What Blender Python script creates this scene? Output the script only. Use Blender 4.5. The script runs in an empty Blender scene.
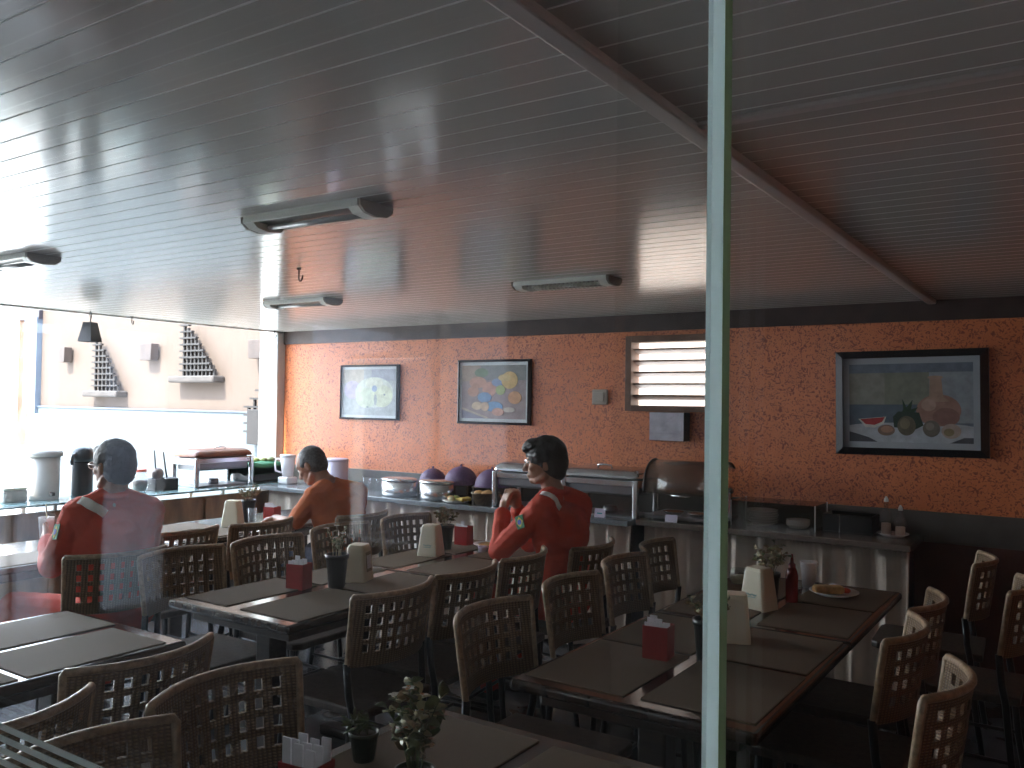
import bpy, bmesh, math, random
from mathutils import Vector, Matrix, Euler, noise
random.seed(7)
PI = math.pi
sc = bpy.context.scene
C = sc.collection
SKY, SUN, EXPO = 11.0, 16.0, 0.85

# ------------------------------------------------------------------ materials
def mat(name, col, rough=0.5, metal=0.0, spec=0.5, var=0.0, vscale=8.0, bump=0.0, bscale=60.0, trans=0.0,
        alpha=1.0, stretch=None, col2=None):
    m = bpy.data.materials.new(name); m.use_nodes = True
    nt = m.node_tree; b = nt.nodes['Principled BSDF']
    b.inputs['Base Color'].default_value = (*col, 1)
    b.inputs['Roughness'].default_value = rough
    b.inputs['Metallic'].default_value = metal
    b.inputs['Specular IOR Level'].default_value = spec
    b.inputs['Alpha'].default_value = alpha
    if trans: b.inputs['Transmission Weight'].default_value = trans
    tc = nt.nodes.new('ShaderNodeTexCoord'); src = tc.outputs['Object']
    if stretch:
        mp = nt.nodes.new('ShaderNodeMapping'); mp.inputs['Scale'].default_value = stretch
        nt.links.new(src, mp.inputs['Vector']); src = mp.outputs['Vector']
    if var > 0 or col2:
        n = nt.nodes.new('ShaderNodeTexNoise'); n.inputs['Scale'].default_value = vscale
        n.inputs['Detail'].default_value = 5
        nt.links.new(src, n.inputs['Vector'])
        r = nt.nodes.new('ShaderNodeValToRGB')
        c2 = col2 if col2 else tuple(max(0, c * (1 - var)) for c in col)
        c1 = col if col2 else tuple(min(1, c * (1 + var)) for c in col)
        r.color_ramp.elements[0].position = 0.35; r.color_ramp.elements[0].color = (*c2, 1)
        r.color_ramp.elements[1].position = 0.65; r.color_ramp.elements[1].color = (*c1, 1)
        nt.links.new(n.outputs['Fac'], r.inputs['Fac'])
        nt.links.new(r.outputs['Color'], b.inputs['Base Color'])
    if bump > 0:
        n2 = nt.nodes.new('ShaderNodeTexNoise'); n2.inputs['Scale'].default_value = bscale
        n2.inputs['Detail'].default_value = 4
        nt.links.new(src, n2.inputs['Vector'])
        bp = nt.nodes.new('ShaderNodeBump'); bp.inputs['Strength'].default_value = bump
        bp.inputs['Distance'].default_value = 0.004
        nt.links.new(n2.outputs['Fac'], bp.inputs['Height'])
        nt.links.new(bp.outputs['Normal'], b.inputs['Normal'])
    return m

def mat_graffiato(name, base, base2, mark, amount):
    """textured orange wall paint with short dark worm marks"""
    m = bpy.data.materials.new(name); m.use_nodes = True
    nt = m.node_tree; b = nt.nodes['Principled BSDF']; L = nt.links.new
    b.inputs['Roughness'].default_value = 0.30; b.inputs['Specular IOR Level'].default_value = 0.7
    tc = nt.nodes.new('ShaderNodeTexCoord')
    n1 = nt.nodes.new('ShaderNodeTexNoise'); n1.inputs['Scale'].default_value = 5; n1.inputs['Detail'].default_value = 8
    n1.inputs['Roughness'].default_value = 0.7
    L(tc.outputs['Object'], n1.inputs['Vector'])
    r1 = nt.nodes.new('ShaderNodeValToRGB')
    r1.color_ramp.elements[0].position = 0.35; r1.color_ramp.elements[0].color = (*base2, 1)
    r1.color_ramp.elements[1].position = 0.7; r1.color_ramp.elements[1].color = (*base, 1)
    L(n1.outputs['Fac'], r1.inputs['Fac'])
    n2 = nt.nodes.new('ShaderNodeTexNoise'); n2.inputs['Scale'].default_value = 34; n2.inputs['Detail'].default_value = 2
    n2.inputs['Distortion'].default_value = 2.4
    L(tc.outputs['Object'], n2.inputs['Vector'])
    r2 = nt.nodes.new('ShaderNodeValToRGB')
    r2.color_ramp.elements[0].position = 0.41; r2.color_ramp.elements[0].color = (1, 1, 1, 1)
    r2.color_ramp.elements[1].position = 0.445; r2.color_ramp.elements[1].color = (0, 0, 0, 1)
    L(n2.outputs['Fac'], r2.inputs['Fac'])
    mul = nt.nodes.new('ShaderNodeMath'); mul.operation = 'MULTIPLY'; mul.inputs[1].default_value = amount
    L(r2.outputs['Color'], mul.inputs[0])
    mx = nt.nodes.new('ShaderNodeMix'); mx.data_type = 'RGBA'
    L(mul.outputs[0], mx.inputs['Factor']); L(r1.outputs['Color'], mx.inputs['A'])
    mx.inputs['B'].default_value = (*mark, 1)
    L(mx.outputs['Result'], b.inputs['Base Color'])
    bp = nt.nodes.new('ShaderNodeBump'); bp.inputs['Strength'].default_value = 0.35; bp.inputs['Distance'].default_value = 0.002
    bp.invert = True
    L(r2.outputs['Color'], bp.inputs['Height']); L(bp.outputs['Normal'], b.inputs['Normal'])
    return m

def mat_thin_glass(name, tint=(1, 1, 1), dust=0.0, dustcol=(0.8, 0.82, 0.85), rough=0.0, boost=1.0):
    """pane glass: clear, Schlick reflection on both faces, a film of dust"""
    m = bpy.data.materials.new(name); m.use_nodes = True
    nt = m.node_tree; nt.nodes.clear(); L = nt.links.new
    out = nt.nodes.new('ShaderNodeOutputMaterial')
    tr = nt.nodes.new('ShaderNodeBsdfTransparent'); tr.inputs['Color'].default_value = (*tint, 1)
    gl = nt.nodes.new('ShaderNodeBsdfGlossy'); gl.inputs['Roughness'].default_value = rough
    geo = nt.nodes.new('ShaderNodeNewGeometry')
    dot = nt.nodes.new('ShaderNodeVectorMath'); dot.operation = 'DOT_PRODUCT'
    L(geo.outputs['Incoming'], dot.inputs[0]); L(geo.outputs['Normal'], dot.inputs[1])
    ab = nt.nodes.new('ShaderNodeMath'); ab.operation = 'ABSOLUTE'; L(dot.outputs['Value'], ab.inputs[0])
    om = nt.nodes.new('ShaderNodeMath'); om.operation = 'SUBTRACT'; om.inputs[0].default_value = 1; L(ab.outputs[0], om.inputs[1])
    pw = nt.nodes.new('ShaderNodeMath'); pw.operation = 'POWER'; L(om.outputs[0], pw.inputs[0]); pw.inputs[1].default_value = 5
    ma = nt.nodes.new('ShaderNodeMath'); ma.operation = 'MULTIPLY_ADD'; L(pw.outputs[0], ma.inputs[0])
    ma.inputs[1].default_value = 0.96 * boost; ma.inputs[2].default_value = 0.04 * boost
    mx = nt.nodes.new('ShaderNodeMixShader')
    L(ma.outputs[0], mx.inputs[0]); L(tr.outputs[0], mx.inputs[1]); L(gl.outputs[0], mx.inputs[2])
    last = mx
    if dust > 0:
        df = nt.nodes.new('ShaderNodeBsdfTranslucent'); df.inputs['Color'].default_value = (*dustcol, 1)
        d2 = nt.nodes.new('ShaderNodeBsdfDiffuse'); d2.inputs['Color'].default_value = (*dustcol, 1)
        md = nt.nodes.new('ShaderNodeMixShader'); md.inputs[0].default_value = 0.4
        L(df.outputs[0], md.inputs[1]); L(d2.outputs[0], md.inputs[2])
        m2 = nt.nodes.new('ShaderNodeMixShader')
        tc = nt.nodes.new('ShaderNodeTexCoord')
        nz = nt.nodes.new('ShaderNodeTexNoise'); nz.inputs['Scale'].default_value = 5; nz.inputs['Detail'].default_value = 4
        L(tc.outputs['Object'], nz.inputs['Vector'])
        mr = nt.nodes.new('ShaderNodeMapRange'); mr.inputs['From Min'].default_value = 0.3; mr.inputs['From Max'].default_value = 0.7
        mr.inputs['To Min'].default_value = dust * 0.7; mr.inputs['To Max'].default_value = dust * 1.3
        L(nz.outputs['Fac'], mr.inputs['Value'])
        L(mr.outputs['Result'], m2.inputs[0]); L(mx.outputs[0], m2.inputs[1]); L(md.outputs[0], m2.inputs[2])
        last = m2
    L(last.outputs[0], out.inputs['Surface'])
    return m

def mat_translucent(name, col, mix=0.5, rough=0.5, transp=0.0):
    m = bpy.data.materials.new(name); m.use_nodes = True
    nt = m.node_tree; nt.nodes.clear(); L = nt.links.new
    out = nt.nodes.new('ShaderNodeOutputMaterial')
    a = nt.nodes.new('ShaderNodeBsdfDiffuse'); a.inputs['Color'].default_value = (*col, 1)
    t = nt.nodes.new('ShaderNodeBsdfTranslucent'); t.inputs['Color'].default_value = (*col, 1)
    mx = nt.nodes.new('ShaderNodeMixShader'); mx.inputs[0].default_value = mix
    L(a.outputs[0], mx.inputs[1]); L(t.outputs[0], mx.inputs[2])
    last = mx
    if transp > 0:
        tr = nt.nodes.new('ShaderNodeBsdfTransparent')
        m2 = nt.nodes.new('ShaderNodeMixShader'); m2.inputs[0].default_value = transp
        L(mx.outputs[0], m2.inputs[1]); L(tr.outputs[0], m2.inputs[2]); last = m2
    L(last.outputs[0], out.inputs['Surface'])
    return m

def mat_weave(name, c1, c2):
    m = bpy.data.materials.new(name); m.use_nodes = True
    nt = m.node_tree; b = nt.nodes['Principled BSDF']; L = nt.links.new
    b.inputs['Roughness'].default_value = 0.45
    tc = nt.nodes.new('ShaderNodeTexCoord')
    w1 = nt.nodes.new('ShaderNodeTexWave'); w1.bands_direction = 'Y'; w1.inputs['Scale'].default_value = 28; w1.inputs['Distortion'].default_value = 0.6
    w2 = nt.nodes.new('ShaderNodeTexWave'); w2.bands_direction = 'Z'; w2.inputs['Scale'].default_value = 40; w2.inputs['Distortion'].default_value = 0.8
    L(tc.outputs['Object'], w1.inputs['Vector']); L(tc.outputs['Object'], w2.inputs['Vector'])
    mu = nt.nodes.new('ShaderNodeMath'); mu.operation = 'MULTIPLY'; L(w1.outputs['Fac'], mu.inputs[0]); L(w2.outputs['Fac'], mu.inputs[1])
    r = nt.nodes.new('ShaderNodeValToRGB'); r.color_ramp.elements[0].color = (*c2, 1); r.color_ramp.elements[1].color = (*c1, 1)
    r.color_ramp.elements[0].position = 0.02; r.color_ramp.elements[1].position = 0.45
    L(mu.outputs[0], r.inputs['Fac']); L(r.outputs['Color'], b.inputs['Base Color'])
    bp = nt.nodes.new('ShaderNodeBump'); bp.inputs['Strength'].default_value = 0.7; bp.inputs['Distance'].default_value = 0.004
    L(mu.outputs[0], bp.inputs['Height']); L(bp.outputs['Normal'], b.inputs['Normal'])
    return m

M = dict(
    wall=mat_graffiato('orange_graffiato', (0.78, 0.255, 0.100), (0.66, 0.195, 0.072), (0.20, 0.035, 0.018), 0.8),
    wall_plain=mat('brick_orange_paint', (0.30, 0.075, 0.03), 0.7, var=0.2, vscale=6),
    rail_band=mat('grey_tile_band', (0.10, 0.092, 0.08), 0.4, var=0.15, vscale=8),
    dado=mat('maroon_dado_paint', (0.085, 0.026, 0.017), 0.5, var=0.2, vscale=6),
    band=mat('dark_brown_band', (0.045, 0.026, 0.022), 0.5, var=0.2, vscale=10),
    ceil=mat('pvc_ceiling', (0.5, 0.49, 0.46), 0.14, spec=0.32, bump=0.05, bscale=6, stretch=(0.4, 5, 5)),
    seam=mat('pvc_seam', (0.80, 0.80, 0.77), 0.6, bump=0.02),
    trimm=mat('ceiling_trim', (0.45, 0.42, 0.40), 0.35, bump=0.03),
    floor=mat('dark_floor_tile', (0.075, 0.075, 0.08), 0.25, var=0.25, vscale=4, bump=0.02),
    veranda_floor=mat('veranda_floor', (0.06, 0.058, 0.055), 0.85, spec=0.2, var=0.2, vscale=5, bump=0.1),
    terrace=mat('terrace_concrete', (0.495, 0.477, 0.45), 0.8, var=0.1, vscale=3, bump=0.1),
    added_wall=mat('added_wall_render', (0.24, 0.20, 0.17), 0.8, var=0.2, vscale=2),
    yard=mat('yard_asphalt', (0.07, 0.07, 0.07), 0.9, var=0.15, vscale=3, bump=0.1),
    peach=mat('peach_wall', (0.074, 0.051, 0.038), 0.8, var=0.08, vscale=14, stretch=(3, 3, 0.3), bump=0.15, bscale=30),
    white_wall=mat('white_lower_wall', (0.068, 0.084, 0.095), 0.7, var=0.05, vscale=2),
    white_paint=mat('white_paint', (0.4675, 0.476, 0.4675), 0.5, bump=0.05, bscale=20),
    added_facade=mat('added_facade_render', (0.115, 0.11, 0.108), 0.8, var=0.1, vscale=1),
    purple_wood=mat('dark_purple_wood', (0.016, 0.012, 0.02), 0.5, var=0.2, vscale=10),
    blue_frame=mat('bluegrey_frame', (0.06, 0.08, 0.11), 0.5, var=0.1),
    added_facade_pale=mat('added_pale_render', (0.168, 0.184, 0.212), 0.8, var=0.1, vscale=1),
    dark_wall=mat('dark_veranda_paint', (0.14, 0.13, 0.12), 0.7, var=0.1),
    wood_dark=mat('dark_wood', (0.038, 0.024, 0.018), 0.28, var=0.35, vscale=6, stretch=(1, 8, 8), bump=0.05),
    wood_brown=mat('brown_wood_panel', (0.27, 0.14, 0.075), 0.45, var=0.35, vscale=5, stretch=(8, 2, 0.6), bump=0.08),
    weathered=mat('weathered_shelf_wood', (0.035, 0.027, 0.023), 0.7, var=0.3, vscale=6, stretch=(1, 6, 6), bump=0.1),
    lattice=mat('dark_lattice_stick', (0.010, 0.007, 0.006), 0.7, var=0.2, vscale=10),
    lamp_box=mat('brown_lamp_box', (0.035, 0.022, 0.017), 0.6, var=0.2, vscale=8),
    wood_frame=mat('brown_window_wood', (0.16, 0.085, 0.055), 0.45, var=0.25, vscale=8, bump=0.05),
    table=mat('dark_table_wood', (0.036, 0.0216, 0.0152), 0.14, var=0.4, vscale=5, stretch=(8, 1, 1), bump=0.02),
    mat_tan=mat('tan_placemat', (0.135, 0.098, 0.066), 0.75, spec=0.25, var=0.12, vscale=220, bump=0.25, bscale=320),
    mat_black=mat('black_lacquer', (0.012, 0.012, 0.013), 0.35, bump=0.03),
    rattan=mat_weave('woven_rattan', (0.24, 0.15, 0.074), (0.11, 0.066, 0.033)),
    rattan_light=mat('pale_rattan_rim', (0.32, 0.22, 0.132), 0.4, var=0.25, vscale=60, bump=0.5, bscale=110),
    metal_dark=mat('dark_metal', (0.02, 0.02, 0.022), 0.35, 0.6, bump=0.02),
    seat_dark=mat('dark_seat_weave', (0.05, 0.034, 0.024), 0.5, var=0.3, vscale=40, bump=0.4, bscale=120),
    steel=mat('stainless_steel', (0.55, 0.56, 0.57), 0.24, 0.95, bump=0.03, bscale=20),
    steel_dark=mat('dull_steel', (0.22, 0.22, 0.23), 0.35, 0.8, bump=0.03, bscale=20),
    copper=mat('copper_brown_lid', (0.13, 0.05, 0.03), 0.35, 0.2, var=0.2),
    cloth=mat('cream_skirt_cloth', (0.80, 0.70, 0.60), 0.85, bump=0.25, bscale=250, var=0.06, vscale=12),
    granite_grey=mat('grey_stone_top', (0.15, 0.165, 0.175), 0.15, var=0.25, vscale=140),
    granite=mat('dark_granite_top', (0.13, 0.105, 0.088), 0.25, var=0.25, vscale=140),
    glass_top=mat('green_glass_top', (0.16, 0.25, 0.25), 0.08, var=0.05),
    red=mat('red_card', (0.336, 0.016, 0.0144), 0.45, var=0.1, bump=0.03),
    sachet=mat('white_paper', (0.78, 0.77, 0.80), 0.6, var=0.06, vscale=30),
    cream=mat('cream_plastic', (0.66, 0.61, 0.47), 0.35, bump=0.02),
    cream_dark=mat('cream_slot', (0.30, 0.27, 0.20), 0.5, bump=0.02),
    teal=mat('teal_print', (0.05, 0.33, 0.36), 0.5, var=0.05),
    pot=mat('black_pot_plastic', (0.013, 0.016, 0.018), 0.3, bump=0.02),
    pot_green=mat('dark_green_pot', (0.03, 0.045, 0.02), 0.35, bump=0.02),
    soil=mat('soil', (0.05, 0.03, 0.02), 0.9, bump=0.4, bscale=90),
    leaf=mat('green_leaf', (0.085, 0.11, 0.04), 0.45, var=0.5, vscale=25),
    leaf_dry=mat('dry_leaf', (0.23, 0.16, 0.085), 0.55, var=0.4, vscale=25),
    leaf_pale=mat('pale_leaf', (0.42, 0.38, 0.22), 0.45, var=0.3, vscale=20),
    petal=mat('white_petal', (0.75, 0.72, 0.66), 0.5, var=0.1),
    orange_petal=mat('orange_petal', (0.55, 0.20, 0.05), 0.5, var=0.2),
    ketchup=mat('ketchup_red', (0.22, 0.015, 0.012), 0.25, var=0.1),
    plate=mat('white_china', (0.75, 0.75, 0.74), 0.15, var=0.02),
    bread=mat('bread_crust', (0.52, 0.30, 0.11), 0.7, var=0.3, vscale=30, bump=0.2),
    fruit_red=mat('tomato_red', (0.50, 0.07, 0.03), 0.35, var=0.1),
    fruit_yel=mat('banana_yellow', (0.60, 0.44, 0.08), 0.5, var=0.15),
    fruit_grn=mat('melon_green', (0.30, 0.36, 0.10), 0.5, var=0.2),
    purple_mesh=mat('purple_net', (0.13, 0.08, 0.17), 0.6, var=0.2, vscale=90, bump=0.4, bscale=200),
    lavender=mat('lavender_plastic', (0.62, 0.58, 0.72), 0.4, bump=0.02),
    barrel=mat('offwhite_plastic', (0.4, 0.38, 0.36), 0.45, var=0.05),
    thermos=mat('thermos_black', (0.02, 0.025, 0.03), 0.3, bump=0.02),
    green_cloth=mat('green_cloth', (0.02, 0.13, 0.06), 0.8, bump=0.3),
    jarfill=mat('dark_preserve', (0.06, 0.03, 0.02), 0.4, var=0.3),
    frame_black=mat('black_frame', (0.015, 0.015, 0.017), 0.3, bump=0.02),
    passe=mat('grey_blue_mount', (0.40, 0.44, 0.48), 0.6, var=0.05),
    passe_light=mat('pale_mount', (0.66, 0.72, 0.74), 0.6, var=0.04),
    light_body=mat('fixture_grey', (0.80, 0.82, 0.75), 0.4, bump=0.02),
    light_cap=mat('fixture_end_cap', (0.20, 0.175, 0.13), 0.5, bump=0.02),
    tube=mat('unlit_tube', (0.42, 0.42, 0.40), 0.25, bump=0.01),
    reflector=mat('fixture_reflector', (0.20, 0.20, 0.18), 0.3, 0.5, bump=0.02),
    switch=mat('grey_switch', (0.38, 0.34, 0.29), 0.5, bump=0.02),
    skin=mat('skin_tan', (0.36, 0.185, 0.115), 0.5, var=0.1, vscale=20, bump=0.05),
    skin_b=mat('skin_brown', (0.30, 0.14, 0.085), 0.5, var=0.1, vscale=20, bump=0.05),
    hair=mat('black_hair', (0.010, 0.0085, 0.008), 0.5, bump=0.9, bscale=120, stretch=(1, 1, 0.25)),
    hair_grey=mat('greying_hair', (0.055, 0.055, 0.058), 0.6, var=0.5, vscale=90, bump=0.7, bscale=180),
    overall=mat('red_coverall_cloth', (0.52, 0.048, 0.018), 0.8, var=0.12, vscale=7, bump=0.25, bscale=180),
    tshirt=mat('orange_tshirt_cloth', (0.442, 0.1062, 0.0255), 0.85, var=0.1, vscale=8, bump=0.2, bscale=200),
    jeans=mat('blue_jeans', (0.04, 0.055, 0.09), 0.8, var=0.2, vscale=30, bump=0.2),
    stripe=mat('silver_reflective_tape', (0.92, 0.92, 0.90), 0.35, bump=0.05),
    shoe=mat('black_shoe', (0.015, 0.014, 0.014), 0.4, bump=0.05),
    eye=mat('eye_white', (0.7, 0.68, 0.64), 0.2, var=0.02),
    flag_green=mat('flag_green', (0.01, 0.14, 0.05), 0.7, var=0.05),
    flag_yellow=mat('flag_yellow', (0.55, 0.42, 0.04), 0.7, var=0.05),
    flag_blue=mat('flag_blue', (0.01, 0.04, 0.30), 0.7, var=0.05),
    smoke=mat_thin_glass('smoked_acrylic', (0.62, 0.58, 0.54), 0.28, (0.42, 0.34, 0.28)),
    acrylic=mat_thin_glass('clear_acrylic', (0.84, 0.83, 0.81), 0.03, (0.4, 0.36, 0.33)),
    clear=mat_thin_glass('drinking_glass', (0.93, 0.95, 0.95), 0.05),
    cup=mat_translucent('translucent_cup', (0.9, 0.88, 0.88), 0.5, transp=0.05),
    pane=mat_thin_glass('partition_glass', (0.97, 0.985, 0.98), 0.009, (0.62, 0.68, 0.72)),
    pane_right=mat_thin_glass('partition_glass_cleaner', (0.98, 0.99, 0.985), 0.004, (0.62, 0.68, 0.72), boost=0.7),
    pane_edge=mat_translucent('polished_glass_edge', (0.86, 0.97, 0.97), 0.8),
    seal=mat_translucent('green_glass_edge', (0.34, 0.42, 0.28), 0.6),
    frost=mat_translucent('frosted_film', (0.80, 0.88, 0.86), 0.55, transp=0.2),
    plastic_bag=mat('shiny_plastic_wrap', (0.55, 0.54, 0.62), 0.12, var=0.15, vscale=12, bump=0.8, bscale=14),
    water=mat('pale_liquid', (0.70, 0.55, 0.45), 0.3, var=0.05),
    pinkdrink=mat('pink_drink', (0.70, 0.36, 0.28), 0.4, var=0.05),
)

# ------------------------------------------------------------------ mesh helpers
class MB:
    def __init__(self): self.bm = bmesh.new(); self.mats = []
    def mi(self, m):
        if m not in self.mats: self.mats.append(m)
        return self.mats.index(m)
    def _merge(self, tmp, m, smooth=False, M4=None):
        if M4 is not None: bmesh.ops.transform(tmp, matrix=M4, verts=tmp.verts)
        i = self.mi(m)
        for f in tmp.faces: f.material_index = i; f.smooth = smooth
        me = bpy.data.meshes.new('t'); tmp.to_mesh(me); tmp.free()
        self.bm.from_mesh(me); bpy.data.meshes.remove(me)
        return self
    def box(self, a, b, m, bev=0.0, M4=None, seg=2):
        t = bmesh.new(); bmesh.ops.create_cube(t, size=1)
        s = [abs(b[i] - a[i]) for i in range(3)]; c = [(a[i] + b[i]) / 2 for i in range(3)]
        bmesh.ops.transform(t, matrix=Matrix.Translation(c) @ Matrix.Diagonal((*s, 1)), verts=t.verts)
        if bev > 0:
            bmesh.ops.bevel(t, geom=t.edges[:], offset=min(bev, min(s) * 0.45), segments=seg, affect='EDGES', profile=0.5)
        return self._merge(t, m, False, M4)
    def prism(self, poly, h, m, M4=None, bev=0.0, z0=0.0):
        t = bmesh.new(); vs = [t.verts.new((p[0], p[1], z0)) for p in poly]
        f = t.faces.new(vs); r = bmesh.ops.extrude_face_region(t, geom=[f])
        bmesh.ops.translate(t, vec=(0, 0, h), verts=[v for v in r['geom'] if isinstance(v, bmesh.types.BMVert)])
        bmesh.ops.recalc_face_normals(t, faces=t.faces)
        if bev > 0: bmesh.ops.bevel(t, geom=t.edges[:], offset=bev, segments=2, affect='EDGES', profile=0.5)
        return self._merge(t, m, False, M4)
    def lathe(self, prof, m, seg=24, M4=None, smooth=True):
        """prof: (r, z) points; r=0 at the ends closes it"""
        t = bmesh.new(); rings = []
        for r, z in prof:
            if r < 1e-6: rings.append([t.verts.new((0, 0, z))])
            else: rings.append([t.verts.new((r * math.cos(2 * PI * k / seg), r * math.sin(2 * PI * k / seg), z)) for k in range(seg)])
        for A, B in zip(rings, rings[1:]):
            for k in range(seg):
                k2 = (k + 1) % seg
                if len(A) == 1 and len(B) == 1: continue
                if len(A) == 1: t.faces.new((A[0], B[k2], B[k]))
                elif len(B) == 1: t.faces.new((A[k], A[k2], B[0]))
                else: t.faces.new((A[k], A[k2], B[k2], B[k]))
        bmesh.ops.recalc_face_normals(t, faces=t.faces)
        return self._merge(t, m, smooth, M4)
    def tube(self, pts, r, m, seg=8, M4=None, closed=False, flat=1.0):
        t = bmesh.new(); pts = [Vector(p) for p in pts]; n = len(pts); rings = []
        rr = r if isinstance(r, (list, tuple)) else [r] * n
        up0 = None
        for i, p in enumerate(pts):
            d = (pts[(i + 1) % n] - pts[i - 1]) if closed else (pts[min(i + 1, n - 1)] - pts[max(i - 1, 0)])
            d = d.normalized() if d.length > 1e-9 else Vector((0, 0, 1))
            if up0 is None: up0 = Vector((0, 0, 1)) if abs(d.z) < 0.9 else Vector((1, 0, 0))
            s = d.cross(up0)
            if s.length < 1e-6: s = d.cross(Vector((0, 1, 0)))
            s.normalize(); u = s.cross(d).normalized(); up0 = u
            rings.append([t.verts.new(p + s * rr[i] * math.cos(2 * PI * k / seg) + u * rr[i] * flat * math.sin(2 * PI * k / seg)) for k in range(seg)])
        for i in range(n if closed else n - 1):
            A, B = rings[i], rings[(i + 1) % n]
            for k in range(seg): t.faces.new((A[k], A[(k + 1) % seg], B[(k + 1) % seg], B[k]))
        if not closed:
            t.faces.new(rings[0][::-1]); t.faces.new(rings[-1])
        bmesh.ops.recalc_face_normals(t, faces=t.faces)
        return self._merge(t, m, True, M4)
    def ball(self, c, r, m, sub=2, M4=None):
        t = bmesh.new(); bmesh.ops.create_icosphere(t, subdivisions=sub, radius=1)
        rr = r if isinstance(r, (list, tuple)) else (r, r, r)
        bmesh.ops.transform(t, matrix=Matrix.Translation(c) @ Matrix.Diagonal((*rr, 1)), verts=t.verts)
        return self._merge(t, m, True, M4)
    def quadleaf(self, p, d, w, l, m, nrm=None):
        """a small folded leaf with a little thickness"""
        d = Vector(d).normalized(); p = Vector(p)
        n = Vector(nrm) if nrm else Vector((random.uniform(-1, 1), random.uniform(-1, 1), random.uniform(0.2, 1)))
        s = d.cross(n)
        if s.length < 1e-4: s = d.cross(Vector((1, 0, 0)))
        s.normalize(); n = s.cross(d).normalized()
        t = bmesh.new(); th = n * 0.0008
        prof = [(0, 0.12), (0.25, 0.75), (0.55, 1.0), (0.82, 0.65), (1.0, 0.05)]
        top = []; bot = []
        for a, b in prof:
            droop = -n * (a * a) * l * 0.25
            for lst, o in ((top, th), (bot, -th)):
                base = p + d * l * a + droop + o
                lst.append([t.verts.new(base - s * w * b + n * w * b * 0.35), t.verts.new(base), t.verts.new(base + s * w * b + n * w * b * 0.35)])
        for lst in (top, bot):
            for A, B in zip(lst, lst[1:]):
                t.faces.new((A[0], A[1], B[1], B[0])); t.faces.new((A[1], A[2], B[2], B[1]))
        for side in (0, 2):
            for k in range(len(prof) - 1):
                t.faces.new((top[k][side], top[k + 1][side], bot[k + 1][side], bot[k][side]))
        bmesh.ops.recalc_face_normals(t, faces=t.faces)
        return self._merge(t, m, True)
    def obj(self, name, parent=None, loc=(0, 0, 0), rotz=0.0, smooth_angle=None):
        me = bpy.data.meshes.new(name); self.bm.to_mesh(me); self.bm.free()
        for m in self.mats: me.materials.append(m)
        o = bpy.data.objects.new(name, me); C.objects.link(o)
        o.location = loc; o.rotation_euler = (0, 0, rotz)
        if parent: o.parent = parent
        return o

def tag(o, label=None, cat=None, group=None, kind=None):
    if label: o['label'] = label
    if cat: o['category'] = cat
    if group: o['group'] = group
    if kind: o['kind'] = kind
    return o
def thing(name, label, cat, loc=(0, 0, 0), rotz=0.0, group=None):
    o = bpy.data.objects.new(name, None); o.empty_display_size = 0.1; C.objects.link(o)
    o.location = loc; o.rotation_euler = (0, 0, rotz)
    return tag(o, label, cat, group)
def kids(o): return [c for c in C.objects if c.parent == o]
def dup(root, loc, rotz=None, label=None, group=None):
    def cp(o, par):
        c = o.copy(); C.objects.link(c)
        if par: c.parent = par
        for ch in kids(o): cp(ch, c)
        return c
    src = list(kids(root)); r = root.copy(); C.objects.link(r); r.location = loc
    if rotz is not None: r.rotation_euler = (0, 0, rotz)
    for ch in src: cp(ch, r)
    if label: r['label'] = label
    if group: r['group'] = group
    return r
def T(x, y, z, rx=0, ry=0, rz=0): return Matrix.Translation((x, y, z)) @ Euler((rx, ry, rz)).to_matrix().to_4x4()
def struct(name, mb, **k):
    o = mb.obj(name, **k); o['kind'] = 'structure'; return o

# ------------------------------------------------------------------ setting
CZ = 2.201          # ceiling height
WX0, WX1 = -6.1, 1.6
WY0, WY1 = -4.2, 5.4
YG = 0.30           # glass partition

b = MB(); b.box((WX0, YG, -0.1), (WX1, WY1 + 0.12, 0.0), M['floor']); struct('floor', b)
b = MB(); b.box((WX0, WY0, -0.1), (WX1, YG, 0.0), M['veranda_floor']); struct('floor_veranda', b)

# PVC ceiling: boards with real grooves running along X
def ceiling(name, x0, x1, y0, y1, z, pitch=0.086):
    b = MB(); t = bmesh.new(); prof = []
    y = y0
    while y < y1 - 1e-6:
        e = min(y + pitch, y1)
        prof += [(y, z + 0.0015), (y + 0.004, z + 0.0015), (y + 0.005, z), (e - 0.001, z), (e, z + 0.0015)]
        y = e
    A = [t.verts.new((x0, p[0], p[1])) for p in prof]; B = [t.verts.new((x1, p[0], p[1])) for p in prof]
    for k in range(len(prof) - 1): t.faces.new((A[k], A[k + 1], B[k + 1], B[k]))
    top = [t.verts.new((x, yy, z + 0.06)) for x, yy in ((x0, y0), (x1, y0), (x1, y1), (x0, y1))]
    t.faces.new(top)
    t.faces.new(A + [top[3], top[0]]); t.faces.new(B[::-1] + [top[1], top[2]])
    t.faces.new((A[0], B[0], top[1], top[0])); t.faces.new((A[-1], B[-1], top[2], top[3]))
    bmesh.ops.recalc_face_normals(t, faces=t.faces)
    b._merge(t, M['ceil']); si = b.mi(M['seam']); b.bm.faces.ensure_lookup_table()
    for f in b.bm.faces:
        ys = [v.co.y for v in f.verts]
        if len(f.verts) == 4 and max(ys) - min(ys) < 0.0045 and max(v.co.z for v in f.verts) < z + 0.01: f.material_index = si
    return struct(name, b)
ceiling('ceiling', WX0, -0.727, WY0, WY1 + 0.12, CZ)
ceiling('ceiling_right', -0.727, WX1, 1.79, WY1 + 0.12, CZ)
ceiling('ceiling_right_near', -0.727, WX1, WY0, 1.765, CZ - 0.004)
b = MB(); b.box((-0.748, WY0, CZ - 0.022), (-0.702, WY1, CZ + 0.01), M['trimm'], 0.006); struct('trim_1', b)
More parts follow.
